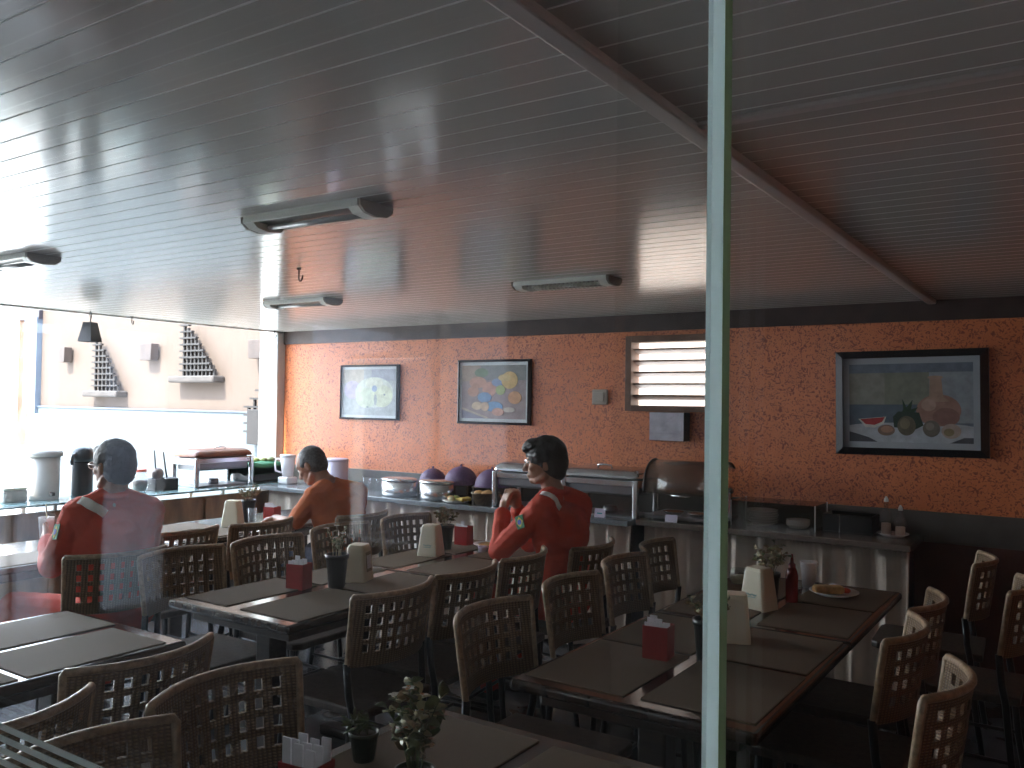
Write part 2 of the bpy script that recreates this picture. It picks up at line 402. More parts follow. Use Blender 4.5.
b = MB(); b.box((-0.702, 1.762, CZ - 0.014), (WX1, 1.795, CZ + 0.01), M['trimm'], 0.004); struct('trim_2', b)
b = MB(); b.box((WX0 - 0.035, WY0, CZ - 0.012), (WX0, WY1, CZ + 0.06), M['trimm'], 0.004)
b.box((WX0 - 0.05, WY0, CZ + 0.005), (WX0 - 0.035, WY1, CZ + 0.075), M['mat_black']); struct('trim_3', b)

# roof over the room so that no daylight leaks through the boards
b = MB(); b.box((WX0, WY0 - 0.2, CZ + 0.08), (WX1 + 0.2, WY1 + 0.25, CZ + 0.2), M['dark_wall']); struct('roof', b)

# back wall with a hole for the louvred window
wx0, wx1, wz0, wz1 = -2.63, -2.01, 1.55, 2.045
b = MB()
b.box((WX0, WY1, 0), (wx0, WY1 + 0.12, CZ + 0.07), M['wall'])
b.box((wx1, WY1, 0), (WX1, WY1 + 0.12, CZ + 0.07), M['wall'])
b.box((wx0, WY1, 0), (wx1, WY1 + 0.12, wz0), M['wall'])
b.box((wx0, WY1, wz1), (wx1, WY1 + 0.12, CZ + 0.07), M['wall'])
struct('wall_back', b)
b = MB(); b.box((WX0, WY1 - 0.022, 2.087), (WX1, WY1, CZ + 0.004), M['band'], 0.003); struct('trim_4', b)
b = MB(); b.box((WX1, YG, 0), (WX1 + 0.12, WY1 + 0.12, CZ + 0.07), M['wall_plain']); 
for y0, y1, z0, z1 in ((WY0, YG, 0, 1.85), (WY0, YG, 2.12, CZ + 0.07), (WY0, -2.2, 1.85, 2.12), (-1.2, YG, 1.85, 2.12)):  # high gap added in the veranda side to light the back wall
    b.box((WX1, y0, z0), (WX1 + 0.12, y1, z1), M['dark_wall'])
struct('wall_right', b)

b = MB(); b.box((WX0, WY1 - 0.012, 0.83), (WX1, WY1, 1.003), M['rail_band'], 0.003); struct('trim_6', b)
b = MB(); b.box((WX0, WY1 - 0.006, 0.0), (WX1, WY1, 0.83), M['dado']); struct('baseboard_back', b)
# louvred window
b = MB()
fw = 0.035
for a, c in (((wx0 - .01, WY1 - .035, wz0 - .01), (wx0 + fw, WY1 + .10, wz1 + .01)), ((wx1 - fw, WY1 - .035, wz0 - .01), (wx1 + .01, WY1 + .10, wz1 + .01)),
             ((wx0 + fw, WY1 - .035, wz1 - fw), (wx1 - fw, WY1 + .10, wz1 + .01)), ((wx0 + fw, WY1 - .035, wz0 - .01), (wx1 - fw, WY1 + .10, wz0 + .03))):
    b.box(a, c, M['wood_frame'], 0.004)
w1 = struct('window_1', b)
for k in range(5):
    z = wz0 + 0.085 + k * 0.079
    b = MB(); b.box((wx0 + fw, -0.042, -0.006), (wx1 - fw, 0.042, 0.006), M['wood_frame'], 0.003, M4=T(0, WY1 + 0.04, z, rx=math.radians(-20)))
    b.obj('slat', w1)

# white post where the room opens to the terrace
b = MB(); b.box((-6.34, 5.31, 0), (-6.10, 5.52, CZ + 0.35), M['white_paint'], 0.008); struct('column', b)

# terrace beyond the left opening
b = MB(); b.box((-30, 0.3, -0.14), (WX0, 20, -0.02), M['terrace']); struct('terrace_floor', b)
b = MB(); b.box((-30, -16, -0.14), (WX0, 0.3, -0.02), M['yard']); struct('yard_floor', b)
b = MB(); b.box((-11.46, 6.0, 1.455), (-6.1, 6.15, 3.2), M['peach']); struct('wall_terrace', b)
b = MB(); b.box((-11.46, 5.97, 0), (-6.1, 6.15, 1.44), M['white_wall']); b.box((-11.46, 5.955, 1.44), (-6.1, 6.15, 1.456), M['blue_frame']); struct('wall_terrace_lower', b)
b = MB()
b.box((-13.6, 5.95, 2.60), (-11.46, 6.15, 3.0), M['purple_wood'])
b.box((-11.78, 5.93, 1.35), (-11.47, 6.10, 2.62), M['blue_frame'])
b.box((-12.02, 5.96, 0.9), (-11.97, 6.10, 2.60), M['wood_brown'])
struct('window_3', b)
# veranda side behind the camera: wall with door openings, and a window in the rear wall
b = MB(); dw = M['dark_wall']
for y0, y1 in ((-4.2, -3.575), (-3.07, -2.70), (-2.435, -2.415), (-2.30, 0.55)):
    b.box((WX0 - 0.1, y0, 0), (WX0, y1, CZ), dw)
for y0, y1 in ((-3.575, -3.07), (-2.70, -2.435), (-2.415, -2.30)):
    b.box((WX0 - 0.1, y0, 2.1), (WX0, y1, CZ), dw)
struct('wall_left', b)
b = MB()
for x0, x1, z0, z1 in ((WX0, -5.25, 0, CZ), (-5.25, -4.67, 0, 1.2), (-4.67, -3.87, 0, 0.50), (-3.87, -3.82, 0, CZ), (-3.82, -3.25, 0, 1.15), (-3.25, WX1, 0, CZ)):  # gaps beside the window added so the glass mirrors a pale haze
    b.box((x0, WY0 - 0.12, z0), (x1, WY0, z1), dw)
struct('wall_front', b)
b = MB()
for a, c in (((-4.67, WY0 - .1, .50), (-4.64, WY0 + .03, 1.93)), ((-3.9, WY0 - .1, .50), (-3.87, WY0 + .03, 1.93)), ((-4.64, WY0 - .1, .50), (-3.9, WY0 + .04, .54)), ((-4.64, WY0 - .1, 1.9), (-3.9, WY0 + .03, 1.93))):
    b.box(a, c, M['white_paint'], 0.004)
struct('window_4', b)
# unseen facades added across the yard to set what the glass mirrors
b = MB(); b.box((-17, -7.5, -0.1), (-14, -2.0, 4.5), M['added_facade'])
b.box((-14.05, -7.4, 2.6), (-13.98, -3.0, 2.75), M['white_paint']); struct('wall_added_dim', b)
b = MB(); b.box((-22, -9.5, -0.1), (1.5, -9.0, 6.0), M['added_facade_pale']); struct('wall_added_haze', b)  # pale block added to lay a haze over the partition glass
b = MB(); b.box((-8.6, -9.0, 2.6), (1.5, -4.6, 2.75), M['dark_wall']); struct('added_shade_slab', b)  # unseen slab added to shade the pale block gradually

# wall added behind the louvres to dim the sky there
b = MB(); b.box((-8, 7.5, -0.1), (4, 7.7, 3.2), M['added_wall']); struct('wall_added_louvre', b)

# glass partition in front of the camera
PX = -0.1135
b = MB(); b.box((WX0, YG, 0.01), (PX - 0.002, YG + 0.0125, CZ - 0.002), M['pane']); struct('window_2', b)
g2 = bpy.data.objects['window_2']
b = MB(); b.box((PX - 0.0018, YG + 0.0001, 0.01), (PX, YG + 0.0125, CZ - 0.002), M['pane_edge']); b.obj('polished_edge', g2)
b = MB(); b.box((PX - 0.004, YG + 0.0127, 0.01), (PX, YG + 0.0205, CZ - 0.002), M['seal']); b.obj('edge_seal', g2)
b = MB()
for k in range(7):
    z = 1.3562 - k * 0.0077
    b.box((-3.2, YG - 0.0012, z - 0.0019), (-0.40, YG - 0.0002, z + 0.0019), M['frost'])
b.obj('frosted_stripes', g2)
b = MB(); b.box((PX - 0.05, YG + 0.022, 0.01), (WX1, YG + 0.032, CZ - 0.006), M['pane_right']); struct('window_5', b)
b = MB(); b.box((WX0, YG - 0.03, 0.0), (WX1, YG + 0.06, 0.0115), M['steel_dark'], 0.003); struct('trim_5', b)

# ------------------------------------------------------------------ left counter (bar along the opening)
LXF, LXB = -5.80, -6.32
b = MB()
b.box((LXF - 0.05, 1.77, 0.0), (LXF - 0.09, 5.30, 0.80), M['wood_brown'])
for k in range(6):
    y = 1.9 + k * 0.62
    b.box((LXF - 0.052, y, 0.02), (LXF - 0.03, y + 0.05, 0.78), M['wood_brown'], 0.004)
cl = thing('bar_counter', 'brown panelled counter with greenish glass top along the open left side', 'counter', (0, 0, 0))
b.obj('panel', cl)
for k in range(6):
    y = 1.80 + k * 0.69
    b = MB(); b.box((LXF - 0.06, y, 0.80), (LXF - 0.085, y + 0.02, 0.845), M['white_paint'], 0.002); b.obj('bracket', cl)
    b = MB(); b.box((LXB, y, -0.02), (LXB + 0.03, y + 0.03, 0.845), M['white_paint'], 0.002); b.obj('post', cl)
b = MB(); b.box((LXF + 0.015, 1.77, 0.845), (LXB - 0.02, 5.302, 0.86), M['glass_top'], 0.004); b.obj('glass_top', cl)
LZ = 0.86

# ------------------------------------------------------------------ buffet counters on the back wall with pleated skirts
def skirt(name, parent, x0, x1, y, z0, z1, amp=0.075, wl=0.105, m='cloth', endx=None):
    t = bmesh.new(); nx = int((x1 - x0) / 0.012); nz = 10; rows = []
    ph = [random.uniform(0, 6.28) for _ in range(4)]
    def off(x, k):
        g = 0.25 + 0.75 * k
        w = 1.6 - 2.9 * abs(math.sin(PI * x / wl + 1.1 * math.sin(2 * PI * x / 0.47 + ph[0]) + ph[1])) ** 1.4 + 0.4 * math.sin(2 * PI * x / (wl * 1.7) + ph[2])
        w *= 0.7
        small = 0.25 * math.sin(2 * PI * x / 0.026 + ph[3]) * (1 - k)
        return -amp * g * (0.75 + 0.6 * w) - amp * small
    for j in range(nz + 1):
        k = j / nz; z = z1 + (z0 - z1) * k
        rows.append([t.verts.new((x0 + (x1 - x0) * i / nx, y + off(x0 + (x1 - x0) * i / nx, k), z)) for i in range(nx + 1)])
    for A, B in zip(rows, rows[1:]):
        for i in range(nx): t.faces.new((A[i], A[i + 1], B[i + 1], B[i]))
    b = MB(); b._merge(t, M[m], True); o = b.obj(name, parent)
    s = o.modifiers.new('th', 'SOLIDIFY'); s.thickness = 0.003; s.offset = 1
    return o
def buffet(label, x0, x1, yf, ztop, top_mat, group=None):
    o = thing('buffet_counter', label, 'buffet counter', (0, 0, 0), group=group)
    b = MB(); b.box((x0, yf, ztop - 0.035), (x1, WY1 - 0.013, ztop), M[top_mat], 0.006); b.obj('worktop', o)
    b = MB(); b.box((x0 + 0.05, yf + 0.17, 0), (x1 - 0.05, WY1 - 0.03, ztop - 0.035), M['wood_dark']); b.obj('carcass', o)
    skirt('skirt', o, x0 + 0.02, x1 - 0.02, yf + 0.115, 0.03, ztop - 0.036)
    return o
BZ = 0.86
buffet('long buffet counter with grey top and cream pleated skirt under the two small paintings', -5.775, -2.36, 4.86, BZ, 'granite_grey')
BR = 0.865
buffet('dark topped buffet counter with cream pleated skirt below the large vase painting', -2.34, -0.76, 4.93, BR, 'granite')

# ------------------------------------------------------------------ tables
def table(label, x0, x1, y0, y1, group='dark wooden dining tables'):
    cx, cy = (x0 + x1) / 2, (y0 + y1) / 2
    o = thing('dining_table', label, 'table', (cx, cy, 0), group=group)
    hx, hy = (x1 - x0) / 2, (y1 - y0) / 2
    b = MB(); b.box((-hx, -hy, 0.715), (hx, hy, 0.75), M['table'], 0.012, seg=3); b.obj('tabletop', o)
    b = MB(); b.box((-hx + 0.07, -hy + 0.07, 0.665), (hx - 0.07, hy - 0.07, 0.715), M['wood_dark'], 0.006); b.obj('apron', o)
    for sy in (-1, 1):
        b = MB(); b.box((-0.045, -0.045 + sy * (hy - 0.24), 0.045), (0.045, 0.045 + sy * (hy - 0.24), 0.665), M['wood_dark'], 0.008); b.obj('column', o)
        b = MB(); b.box((-hx + 0.12, -0.04 + sy * (hy - 0.24), 0.0), (hx - 0.12, 0.04 + sy * (hy - 0.24), 0.045), M['wood_dark'], 0.01); b.obj('foot', o)
    return o
G_T = 'dark wooden dining tables'
table('near half of the right-hand table row, carrying the red packet box', -1.45, -0.69, 2.18, 3.21)
table('far half of the right-hand table row, carrying the cup and plate of food', -1.45, -0.69, 3.225, 4.255)
table('near half of the middle table row, with the red packet box and black pot', -3.15, -2.43, 2.19, 3.215)
table('far half of the middle table row, where the man in red rests his elbows', -3.15, -2.43, 3.23, 4.26)
table('bare table at the left edge, only grey-brown placemats on it', -3.31, -2.565, 0.83, 1.865)
table('foreground table at the bottom edge with the leafy potted plant', -1.50, -0.74, 0.83, 1.868)
table('dining table in front of the man in the orange shirt', -5.05, -4.32, 3.05, 4.55)
table('dining table in front of the man holding a cup at far left', -5.05, -4.32, 1.55, 3.03)

# placemats
G_M = 'tan placemats on the tables'
def placemat(x0, x1, y0, y1, label, rz=0.0, base=0.75):
    b = MB(); hx, hy = (x1 - x0) / 2, (y1 - y0) / 2
    b.box((-hx, -hy, 0), (hx, hy, 0.004), M['mat_tan'], 0.0015)
    o = b.obj('placemat', loc=((x0 + x1) / 2, (y0 + y1) / 2, base), rotz=rz)
    return tag(o, label, 'placemat', G_M)
rows = [(2.235, 2.72), (2.745, 3.20), (3.265, 3.73), (3.755, 4.21)]
rn = ['at the near end', 'second from the near end', 'third from the near end', 'at the far end']
for (y0, y1), n in zip(rows, rn):
    placemat(-1.425, -1.09, y0, y1, 'tan placemat %s of the right-hand table row, on its left side' % n, random.uniform(-.012, .012))
    lab = 'tan placemat under the plate of food on the right-hand table row' if n == 'at the far end' else 'tan placemat %s of the right-hand table row, on its right side' % n
    placemat(-1.045, -0.715, y0 + .01, y1 + .005, lab, random.uniform(-.02, .02))
rows = [(2.255, 2.745), (2.77, 3.20), (3.26, 3.73), (3.765, 4.23)]
for (y0, y1), n in zip(rows, rn):
    placemat(-3.125, -2.86, y0, y1, 'tan placemat %s of the middle table row, on its left side' % n, random.uniform(-.01, .01))
    placemat(-2.78, -2.45, y0, y1, 'tan placemat %s of the middle table row, on its right side' % n, random.uniform(-.01, .01))
placemat(-2.905, -2.59, 1.34, 1.80, 'grey-brown placemat on the bare left table, far right corner')
placemat(-3.27, -2.945, 1.36, 1.835, 'grey-brown placemat on the bare left table, far left corner')
placemat(-2.905, -2.59, 0.86, 1.315, 'grey-brown placemat on the bare left table, near right corner')
placemat(-1.455, -1.115, 1.35, 1.82, 'tan placemat under the leafy plant on the foreground table')
placemat(-1.07, -0.76, 1.34, 1.81, 'tan placemat on the foreground table, right of the leafy plant')
placemat(-4.99, -4.70, 3.15, 3.62, 'tan placemat left of the napkin holder on the table before the orange-shirted man')
placemat(-4.66, -4.35, 3.12, 3.60, 'tan placemat in front of the napkin holder on the table before the orange-shirted man')
placemat(-4.66, -4.35, 3.95, 4.42, 'tan placemat directly before the man in the orange shirt')
placemat(-4.66, -4.35, 2.10, 2.56, 'tan placemat before the man holding a cup')

# ------------------------------------------------------------------ rattan chairs
CW = 0.225
def arc(u): return -0.085 * (1 - u * u)         # u in -1..1 -> x of the curved back (ends forward)
def make_chair(label):
    o = thing('rattan_chair', label, 'chair', (0, 0, 0), group='woven rattan chairs')
    zt, zb = 0.868, 0.605
    def P(u, v, off=0.0):
        """point on the back; v 0 bottom .. 1 top; a slight rearward lean"""
        x = arc(u) - 0.035 * v + 0.02; y = u * CW * (0.94 + 0.06 * v)
        nx, ny = CW, -0.17 * u
        L = math.hypot(nx, ny)
        return (x + off * nx / L, y + off * ny / L, zb + (zt - zb) * v)
    # woven panel with open slots
    b = MB(); t = bmesh.new()
    nu, nv = 9, 4
    us = [-1, -0.87]
    for k in range(nu):
        a = -0.87 + 1.74 * (k + 0.27) / nu; c = -0.87 + 1.74 * (k + 0.73) / nu
        us += [a, c]
    us += [0.87, 1]
    vs = [0, 0.09, 0.16]
    for k in range(nv):
        vs += [0.17 + 0.74 * (k + 0.18) / nv, 0.17 + 0.74 * (k + 0.80) / nv]
    vs += [1.0]
    def hole(i, j):
        return 2 <= i < 2 + 2 * nu and i % 2 == 0 and 3 <= j < 3 + 2 * nv and j % 2 == 1
    F = {}; 
    for side, off in ((0, 0.006), (1, -0.006)):
        for i, u in enumerate(us):
            for j, v in enumerate(vs): F[(side, i, j)] = t.verts.new(P(u, v, off))
    NI, NJ = len(us) - 1, len(vs) - 1
    def solid(i, j): return 0 <= i < NI and 0 <= j < NJ and not hole(i, j)
    for i in range(NI):
        for j in range(NJ):
            if not solid(i, j): continue
            q = [(i, j), (i + 1, j), (i + 1, j + 1), (i, j + 1)]
            t.faces.new([F[(0, *k)] for k in q]); t.faces.new([F[(1, *k)] for k in q[::-1]])
            for (di, dj), (k1, k2) in (((-1, 0), (0, 3)), ((1, 0), (1, 2)), ((0, -1), (0, 1)), ((0, 1), (3, 2))):
                if not solid(i + di, j + dj):
                    t.faces.new((F[(0, *q[k1])], F[(0, *q[k2])], F[(1, *q[k2])], F[(1, *q[k1])]))
    bmesh.ops.recalc_face_normals(t, faces=t.faces)
    b._merge(t, M['rattan'], False); b.obj('backrest', o)
    # wrapped rim round the back
    n = 14; loop = [P(-1, k / 6) for k in range(6)] + [P(-1, 0.97)] + [P(-0.985 + 1.97 * k / n, 1.0) for k in range(n + 1)] + [P(1, 0.97)] + [P(1, 1 - k / 6) for k in range(1, 7)]
    b = MB(); b.tube(loop, 0.0115, M['rattan_light'], 8); b.obj('rim', o)
    # seat
    b = MB(); poly = [(-0.05, -0.19), (0.40, -0.205), (0.43, -0.17), (0.43, 0.17), (0.40, 0.205), (-0.05, 0.19)]
    b.prism(poly, 0.035, M['seat_dark'], bev=0.008, z0=0.42); b.obj('seat', o)
    for s in (-1, 1):
        b = MB(); b.tube([(0.022, s * 0.213, 0.62), (0.012, s * 0.208, 0.50), (0.0, s * 0.20, 0.43), (-0.02, s * 0.20, 0.2), (-0.05, s * 0.205, 0.0)], 0.014, M['metal_dark'], 8); b.obj('leg', o)
        b = MB(); b.tube([(0.38, s * 0.185, 0.425), (0.39, s * 0.19, 0.2), (0.40, s * 0.195, 0.0)], 0.014, M['metal_dark'], 8); b.obj('leg', o)
    b = MB()
    for s in (-1, 1): b.tube([(-0.02, s * 0.20, 0.2), (0.39, s * 0.19, 0.2)], 0.008, M['metal_dark'], 6)
    b.tube([(0.18, -0.195, 0.2), (0.18, 0.195, 0.2)], 0.008, M['metal_dark'], 6); b.obj('stretcher', o)
    return o
chairs = [  # x of the back's ends, y, turn, label
    (-1.68, 2.465, 0.00, 'rattan chair on the left side of the right-hand table row, nearest the camera'),
    (-1.70, 3.04, 0.02, 'rattan chair on the left side of the right-hand table row, second from the camera'),
    (-1.735, 3.60, 0.03, 'rattan chair on the left side of the right-hand table row, third from the camera'),
    (-1.80, 4.12, 0.10, 'rattan chair on the left side of the right-hand table row, farthest, before the buffet skirt'),
    (-0.346, 2.563, PI, 'pale-rimmed rattan chair pulled out at the right, nearest the camera'),
    (-0.525, 3.066, PI, 'rattan chair at the right side of the right-hand table row, behind the pulled-out one'),
    (-0.53, 3.56, PI, 'rattan chair on the right side of the right-hand table row, third from the camera'),
    (-0.26, 4.12, PI, 'rattan chair pulled out at the right edge, below the large painting'),
    (-0.45, 4.70, PI + 0.05, 'rattan chair in the dark corner past the end of the skirted buffet'),
    (-2.223, 2.52, PI, 'rattan chair on the right side of the middle table row, nearest the camera'),
    (-2.223, 2.985, PI + 0.04, 'rattan chair on the right side of the middle table row, second from the camera'),
    (-2.235, 3.45, PI + 0.12, 'rattan chair at the middle table row, just in front of the man with raised hands'),
    (-2.115, 3.915, PI + 0.03, 'rattan chair the man with the raised hands sits on'),
    (-3.47, 2.50, 0.0, 'rattan chair on the left side of the middle table row, nearest the camera'),
    (-3.445, 2.98, 0.0, 'rattan chair on the left side of the middle table row, behind the red packet box'),
    (-3.49, 3.54, 0.0, 'rattan chair left of the middle table row, hiding the back of the man in orange'),
    (-3.47, 4.08, 0.0, 'rattan chair on the left side of the middle table row, farthest, before the long buffet'),
    (-4.07, 2.90, PI, 'rattan chair between the two seated men at left, nearer the man with the cup'),
    (-4.01, 3.39, PI, 'rattan chair between the two seated men at left, nearer the man in orange'),
    (-3.82, 4.03, PI, 'rattan chair the man in the orange shirt sits on'),
    (-3.73, 2.315, PI - 0.2, 'rattan chair the man holding a cup sits on'),
    (-2.207, 1.45, PI, 'dark rattan chair with dipping back facing the bare left table'),
    (-2.03, 0.985, PI + 0.1, 'dark rattan chair cut by the left bottom corner, at the bare table'),
    (-1.776, 1.43, 0.0, 'rattan chair with square open lattice at the foreground table, farther one'),
    (-1.66, 0.975, 0.05, 'rattan chair at the bottom edge, nearest the camera at the foreground table'),
]
c0 = make_chair(chairs[0][3])
for k, (x, y, r, lab) in enumerate(chairs):
    c = c0 if k == 0 else dup(c0, (x, y, 0), r, lab)
    c.location = (x, y, 0); c.rotation_euler = (0, 0, r)
# ------------------------------------------------------------------ things on the tables
TZ = 0.75; MZ = 0.754
def red_box(x, y, label, rz=0.0, w=0.085, d=0.075, h=0.11, z=TZ, n=7, where='', tall=0.0):
    o = thing('packet_box', label, 'box', (x, y, z), rz)
    b = MB(); th = 0.003; m = M['red']
    b.box((-w/2, -d/2, 0), (w/2, d/2, th), m)
    for a, c in (((-w/2, -d/2, th), (w/2, -d/2 + th, h)), ((-w/2, d/2 - th, th), (w/2, d/2, h)),
                 ((-w/2, -d/2 + th, th), (-w/2 + th, d/2 - th, h)), ((w/2 - th, -d/2 + th, th), (w/2, d/2 - th, h))):
        b.box(a, c, m)
    b.obj('box_body', o)
    R = Matrix.Rotation(rz, 3, 'Z')
    for k in range(n):
        px = -w/2 + 0.016 + (w - 0.032) * (k % 3) / 2; py = -d/2 + 0.011 + (d - 0.022) * (k // 3) / max(1, (n - 1) // 3)
        sb = MB(); hh = h + tall + random.uniform(0.008, 0.028) - 0.004
        sb.box((-0.0125, -0.0025, 0), (0.0125, 0.0025, hh), M['sachet'], 0.0012)
        p = R @ Vector((px, py, 0)) + Vector((x, y, z + th + 0.0005))
        so = sb.obj('sachet', loc=p, rotz=rz + random.uniform(-.08, .08))
        tag(so, 'white paper sachet standing in the ' + where, 'sachet', 'sachets in the ' + where)
    return o
red_box(-1.168, 2.645, 'bright red packet box on the near end of the right-hand table row', 0.10, where='red box on the right-hand table row')
red_box(-2.89, 2.665, 'red packet box near the front of the middle table row', 0.25, where='red box on the middle table row')
red_box(-3.02, 4.05, 'red packet box behind the black pot, far on the middle table row', 0.1, where='far red box on the middle table row', n=4)
red_box(-4.50, 3.90, 'red packet box on the table before the man in orange', 0.2, where='red box before the man in orange', h=0.12)
red_box(-1.455, 1.375, 'low packet box cut by the bottom edge beside the leafy plant', 0.1, h=0.022, w=0.10, where='low box at the bottom edge', n=9, tall=0.03)

def dispenser(x, y, label, rz=0.0, mark=True, z=TZ):
    o = thing('napkin_dispenser', label, 'napkin holder', (x, y, z), rz, 'cream napkin dispensers')
    b = MB(); t = bmesh.new()
    lv = [(0.062, 0.055, 0.0), (0.060, 0.053, 0.03), (0.045, 0.042, 0.155), (0.040, 0.036, 0.168)]
    rr = []
    for hx, hy, zz in lv:
        c = 0.014; pts = []
        for sx, sy, a0 in ((1, 1, 0), (-1, 1, 90), (-1, -1, 180), (1, -1, 270)):
            for q in range(4):
                a = math.radians(a0 + q * 30); pts.append((sx * (hx - c) + c * math.cos(a), sy * (hy - c) + c * math.sin(a), zz))
        rr.append([t.verts.new(p) for p in pts])
    n = len(rr[0])
    for A, B in zip(rr, rr[1:]):
        for k in range(n): t.faces.new((A[k], A[(k + 1) % n], B[(k + 1) % n], B[k]))
    t.faces.new(rr[0][::-1]); t.faces.new(rr[-1])
    bmesh.ops.recalc_face_normals(t, faces=t.faces)
    b._merge(t, M['cream'], False); b.obj('body', o)
    # dark opening with a napkin at the back
    ang = math.atan2(0.011, 0.125)
    b = MB(); b.box((-0.030, -0.001, -0.045), (0.030, 0.0015, 0.045), M['cream_dark'], 0.0005, M4=T(0, 0.0487, 0.090, rx=ang)); b.obj('slot', o)
    b = MB(); b.box((-0.022, 0.0005, -0.03), (0.022, 0.004, 0.03), M['sachet'], 0.001, M4=T(0, 0.0487, 0.090, rx=ang)); b.obj('napkin', o)
    if mark:
        b = MB()
        pts = [(-0.024 + 0.048 * k / 22, -0.0008, 0.0045 * math.sin(k * 1.9) + 0.0015 * math.sin(k * 0.6)) for k in range(23)]
        b.tube(pts, 0.0010, M['teal'], 5, M4=T(0, -0.0500, 0.062, rx=-ang))
        b.box((-0.024, -0.0012, -0.0105), (0.020, 0.0, -0.0085), M['teal'], M4=T(0, -0.0500, 0.062, rx=-ang)); b.obj('teal_mark', o)['label'] = 'small teal printed mark'
    return o
dispenser(-1.122, 3.545, 'cream napkin dispenser with a teal mark, beside the ketchup bottle on the right-hand table row', -0.30)
dispenser(-1.035, 3.005, 'cream napkin dispenser partly behind the glass edge on the right-hand table row', 1.9)
dispenser(-2.80, 2.945, 'cream napkin dispenser behind the black pot near the front of the middle table row', -1.2)
dispenser(-2.945, 3.655, 'cream napkin dispenser with a teal mark near the centre of the middle table row', 0.25)
dispenser(-4.645, 3.70, 'cream napkin dispenser on the table before the man in orange', 0.5, False)

def plant(x, y, label, pot_h, pot_r, fol_h, spread, n, cols, z=TZ, pot='pot', flowers=0, leafw=0.007, leafl=0.022, seed=1):
    random.seed(seed)
    o = thing('potted_plant', label, 'plant', (x, y, z))
    b = MB(); r0 = pot_r * 0.72
    b.lathe([(0, 0), (r0, 0), (pot_r * 0.96, pot_h * 0.86), (pot_r * 1.06, pot_h * 0.87), (pot_r * 1.06, pot_h), (pot_r * 0.94, pot_h), (pot_r * 0.90, pot_h * 0.88), (0, pot_h * 0.87)], M[pot], 20)
    b.obj('pot', o)
    b = MB(); b.lathe([(0, pot_h * 0.872), (pot_r * 0.88, pot_h * 0.875), (pot_r * 0.86, pot_h * 0.90), (0, pot_h * 0.93)], M['soil'], 16); b.obj('soil', o)
    sb = MB(); lb = MB(); fb = MB(); ns = max(5, n // 14)
    for s in range(ns):
        a = random.uniform(0, 2 * PI); rr = spread * math.sqrt(random.uniform(0.02, 1)); hh = fol_h * random.uniform(0.45, 1.0) * (1 - 0.35 * (rr / spread) ** 2)
        p0 = Vector((pot_r * 0.35 * math.cos(a), pot_r * 0.35 * math.sin(a), pot_h * 0.88)); p2 = Vector((rr * math.cos(a), rr * math.sin(a), pot_h + hh))
        p1 = Vector((rr * 0.35 * math.cos(a), rr * 0.35 * math.sin(a), pot_h + hh * 0.6))
        pts = [p0 * (1 - t) ** 2 + p1 * 2 * t * (1 - t) + p2 * t * t for t in [k / 6 for k in range(7)]]
        sb.tube(pts, 0.0013, M[cols[0]], 5)
        for k in range(n // ns):
            t = random.uniform(0.35, 1.0); p = p0 * (1 - t) ** 2 + p1 * 2 * t * (1 - t) + p2 * t * t
            d = Vector((random.uniform(-1, 1), random.uniform(-1, 1), random.uniform(-.2, .9)))
            q = random.uniform(0.7, 1.25)
            lb.quadleaf(p, d, leafw * q, leafl * q, M[random.choice(cols)])
        if s < flowers:
            for k in range(5):
                d = Vector((math.cos(k * 1.257), math.sin(k * 1.257), 0.5)); fb.quadleaf(p2, d, 0.005, 0.014, M[random.choice(['petal', 'petal', 'orange_petal'])], (0, 0, 1))
    sb.obj('stems', o); lb.obj('foliage', o)
    if flowers: fb.obj('flowers', o)
    else: fb.bm.free()
    random.seed(seed + 50)
    return o
DRY = ['leaf_dry', 'leaf', 'leaf_pale', 'leaf_dry']
plant(-1.03, 2.72, 'black potted plant with dry brownish sprigs between red box and glass edge, right-hand table row', 0.135, 0.045, 0.11, 0.085, 150, DRY, seed=3)
plant(-1.118, 3.69, 'black potted plant with dry flowers behind the cream dispenser, beside the ketchup bottle', 0.125, 0.040, 0.16, 0.075, 170, DRY, flowers=4, seed=4)
plant(-2.765, 2.77, 'black potted plant with wispy pale sprigs near the front of the middle table row', 0.15, 0.050, 0.17, 0.055, 110, ['leaf_pale', 'leaf_dry', 'leaf'], flowers=4, leafw=0.005, leafl=0.013, seed=5)
plant(-3.005, 3.86, 'black potted plant with bushy dry sprigs far on the middle table row', 0.14, 0.045, 0.12, 0.07, 140, DRY, seed=6)
plant(-4.80, 3.95, 'dark potted plant with dry flowers on the table before the man in orange', 0.14, 0.05, 0.12, 0.085, 160, DRY, seed=8)
plant(-1.165, 1.405, 'leafy potted plant with yellowish round leaves on the foreground table', 0.06, 0.042, 0.215, 0.085, 260, ['leaf', 'leaf_pale', 'leaf_dry', 'leaf'], z=MZ, flowers=5, leafw=0.012, leafl=0.026, pot='pot_green', seed=12)
plant(-1.385, 1.485, 'small dark green pot with short grassy leaves by the sachets at the bottom edge', 0.065, 0.034, 0.035, 0.035, 70, ['leaf', 'leaf'], z=MZ, leafw=0.004, leafl=0.028, pot='pot_green', seed=10)

# ketchup bottle
o = thing('ketchup_bottle', 'dark red squeeze bottle beside the plastic cup on the right-hand table row', 'bottle', (-1.04, 3.735, TZ))
b = MB(); b.lathe([(0, 0), (0.024, 0), (0.026, 0.01), (0.026, 0.115), (0.022, 0.135), (0.016, 0.148), (0, 0.149)], M['ketchup'], 20); b.obj('bottle_body', o)
b = MB(); b.lathe([(0.0155, 0.149), (0.0155, 0.163), (0.008, 0.168), (0.004, 0.205), (0, 0.206)], M['ketchup'], 16); b.obj('nozzle_cap', o)
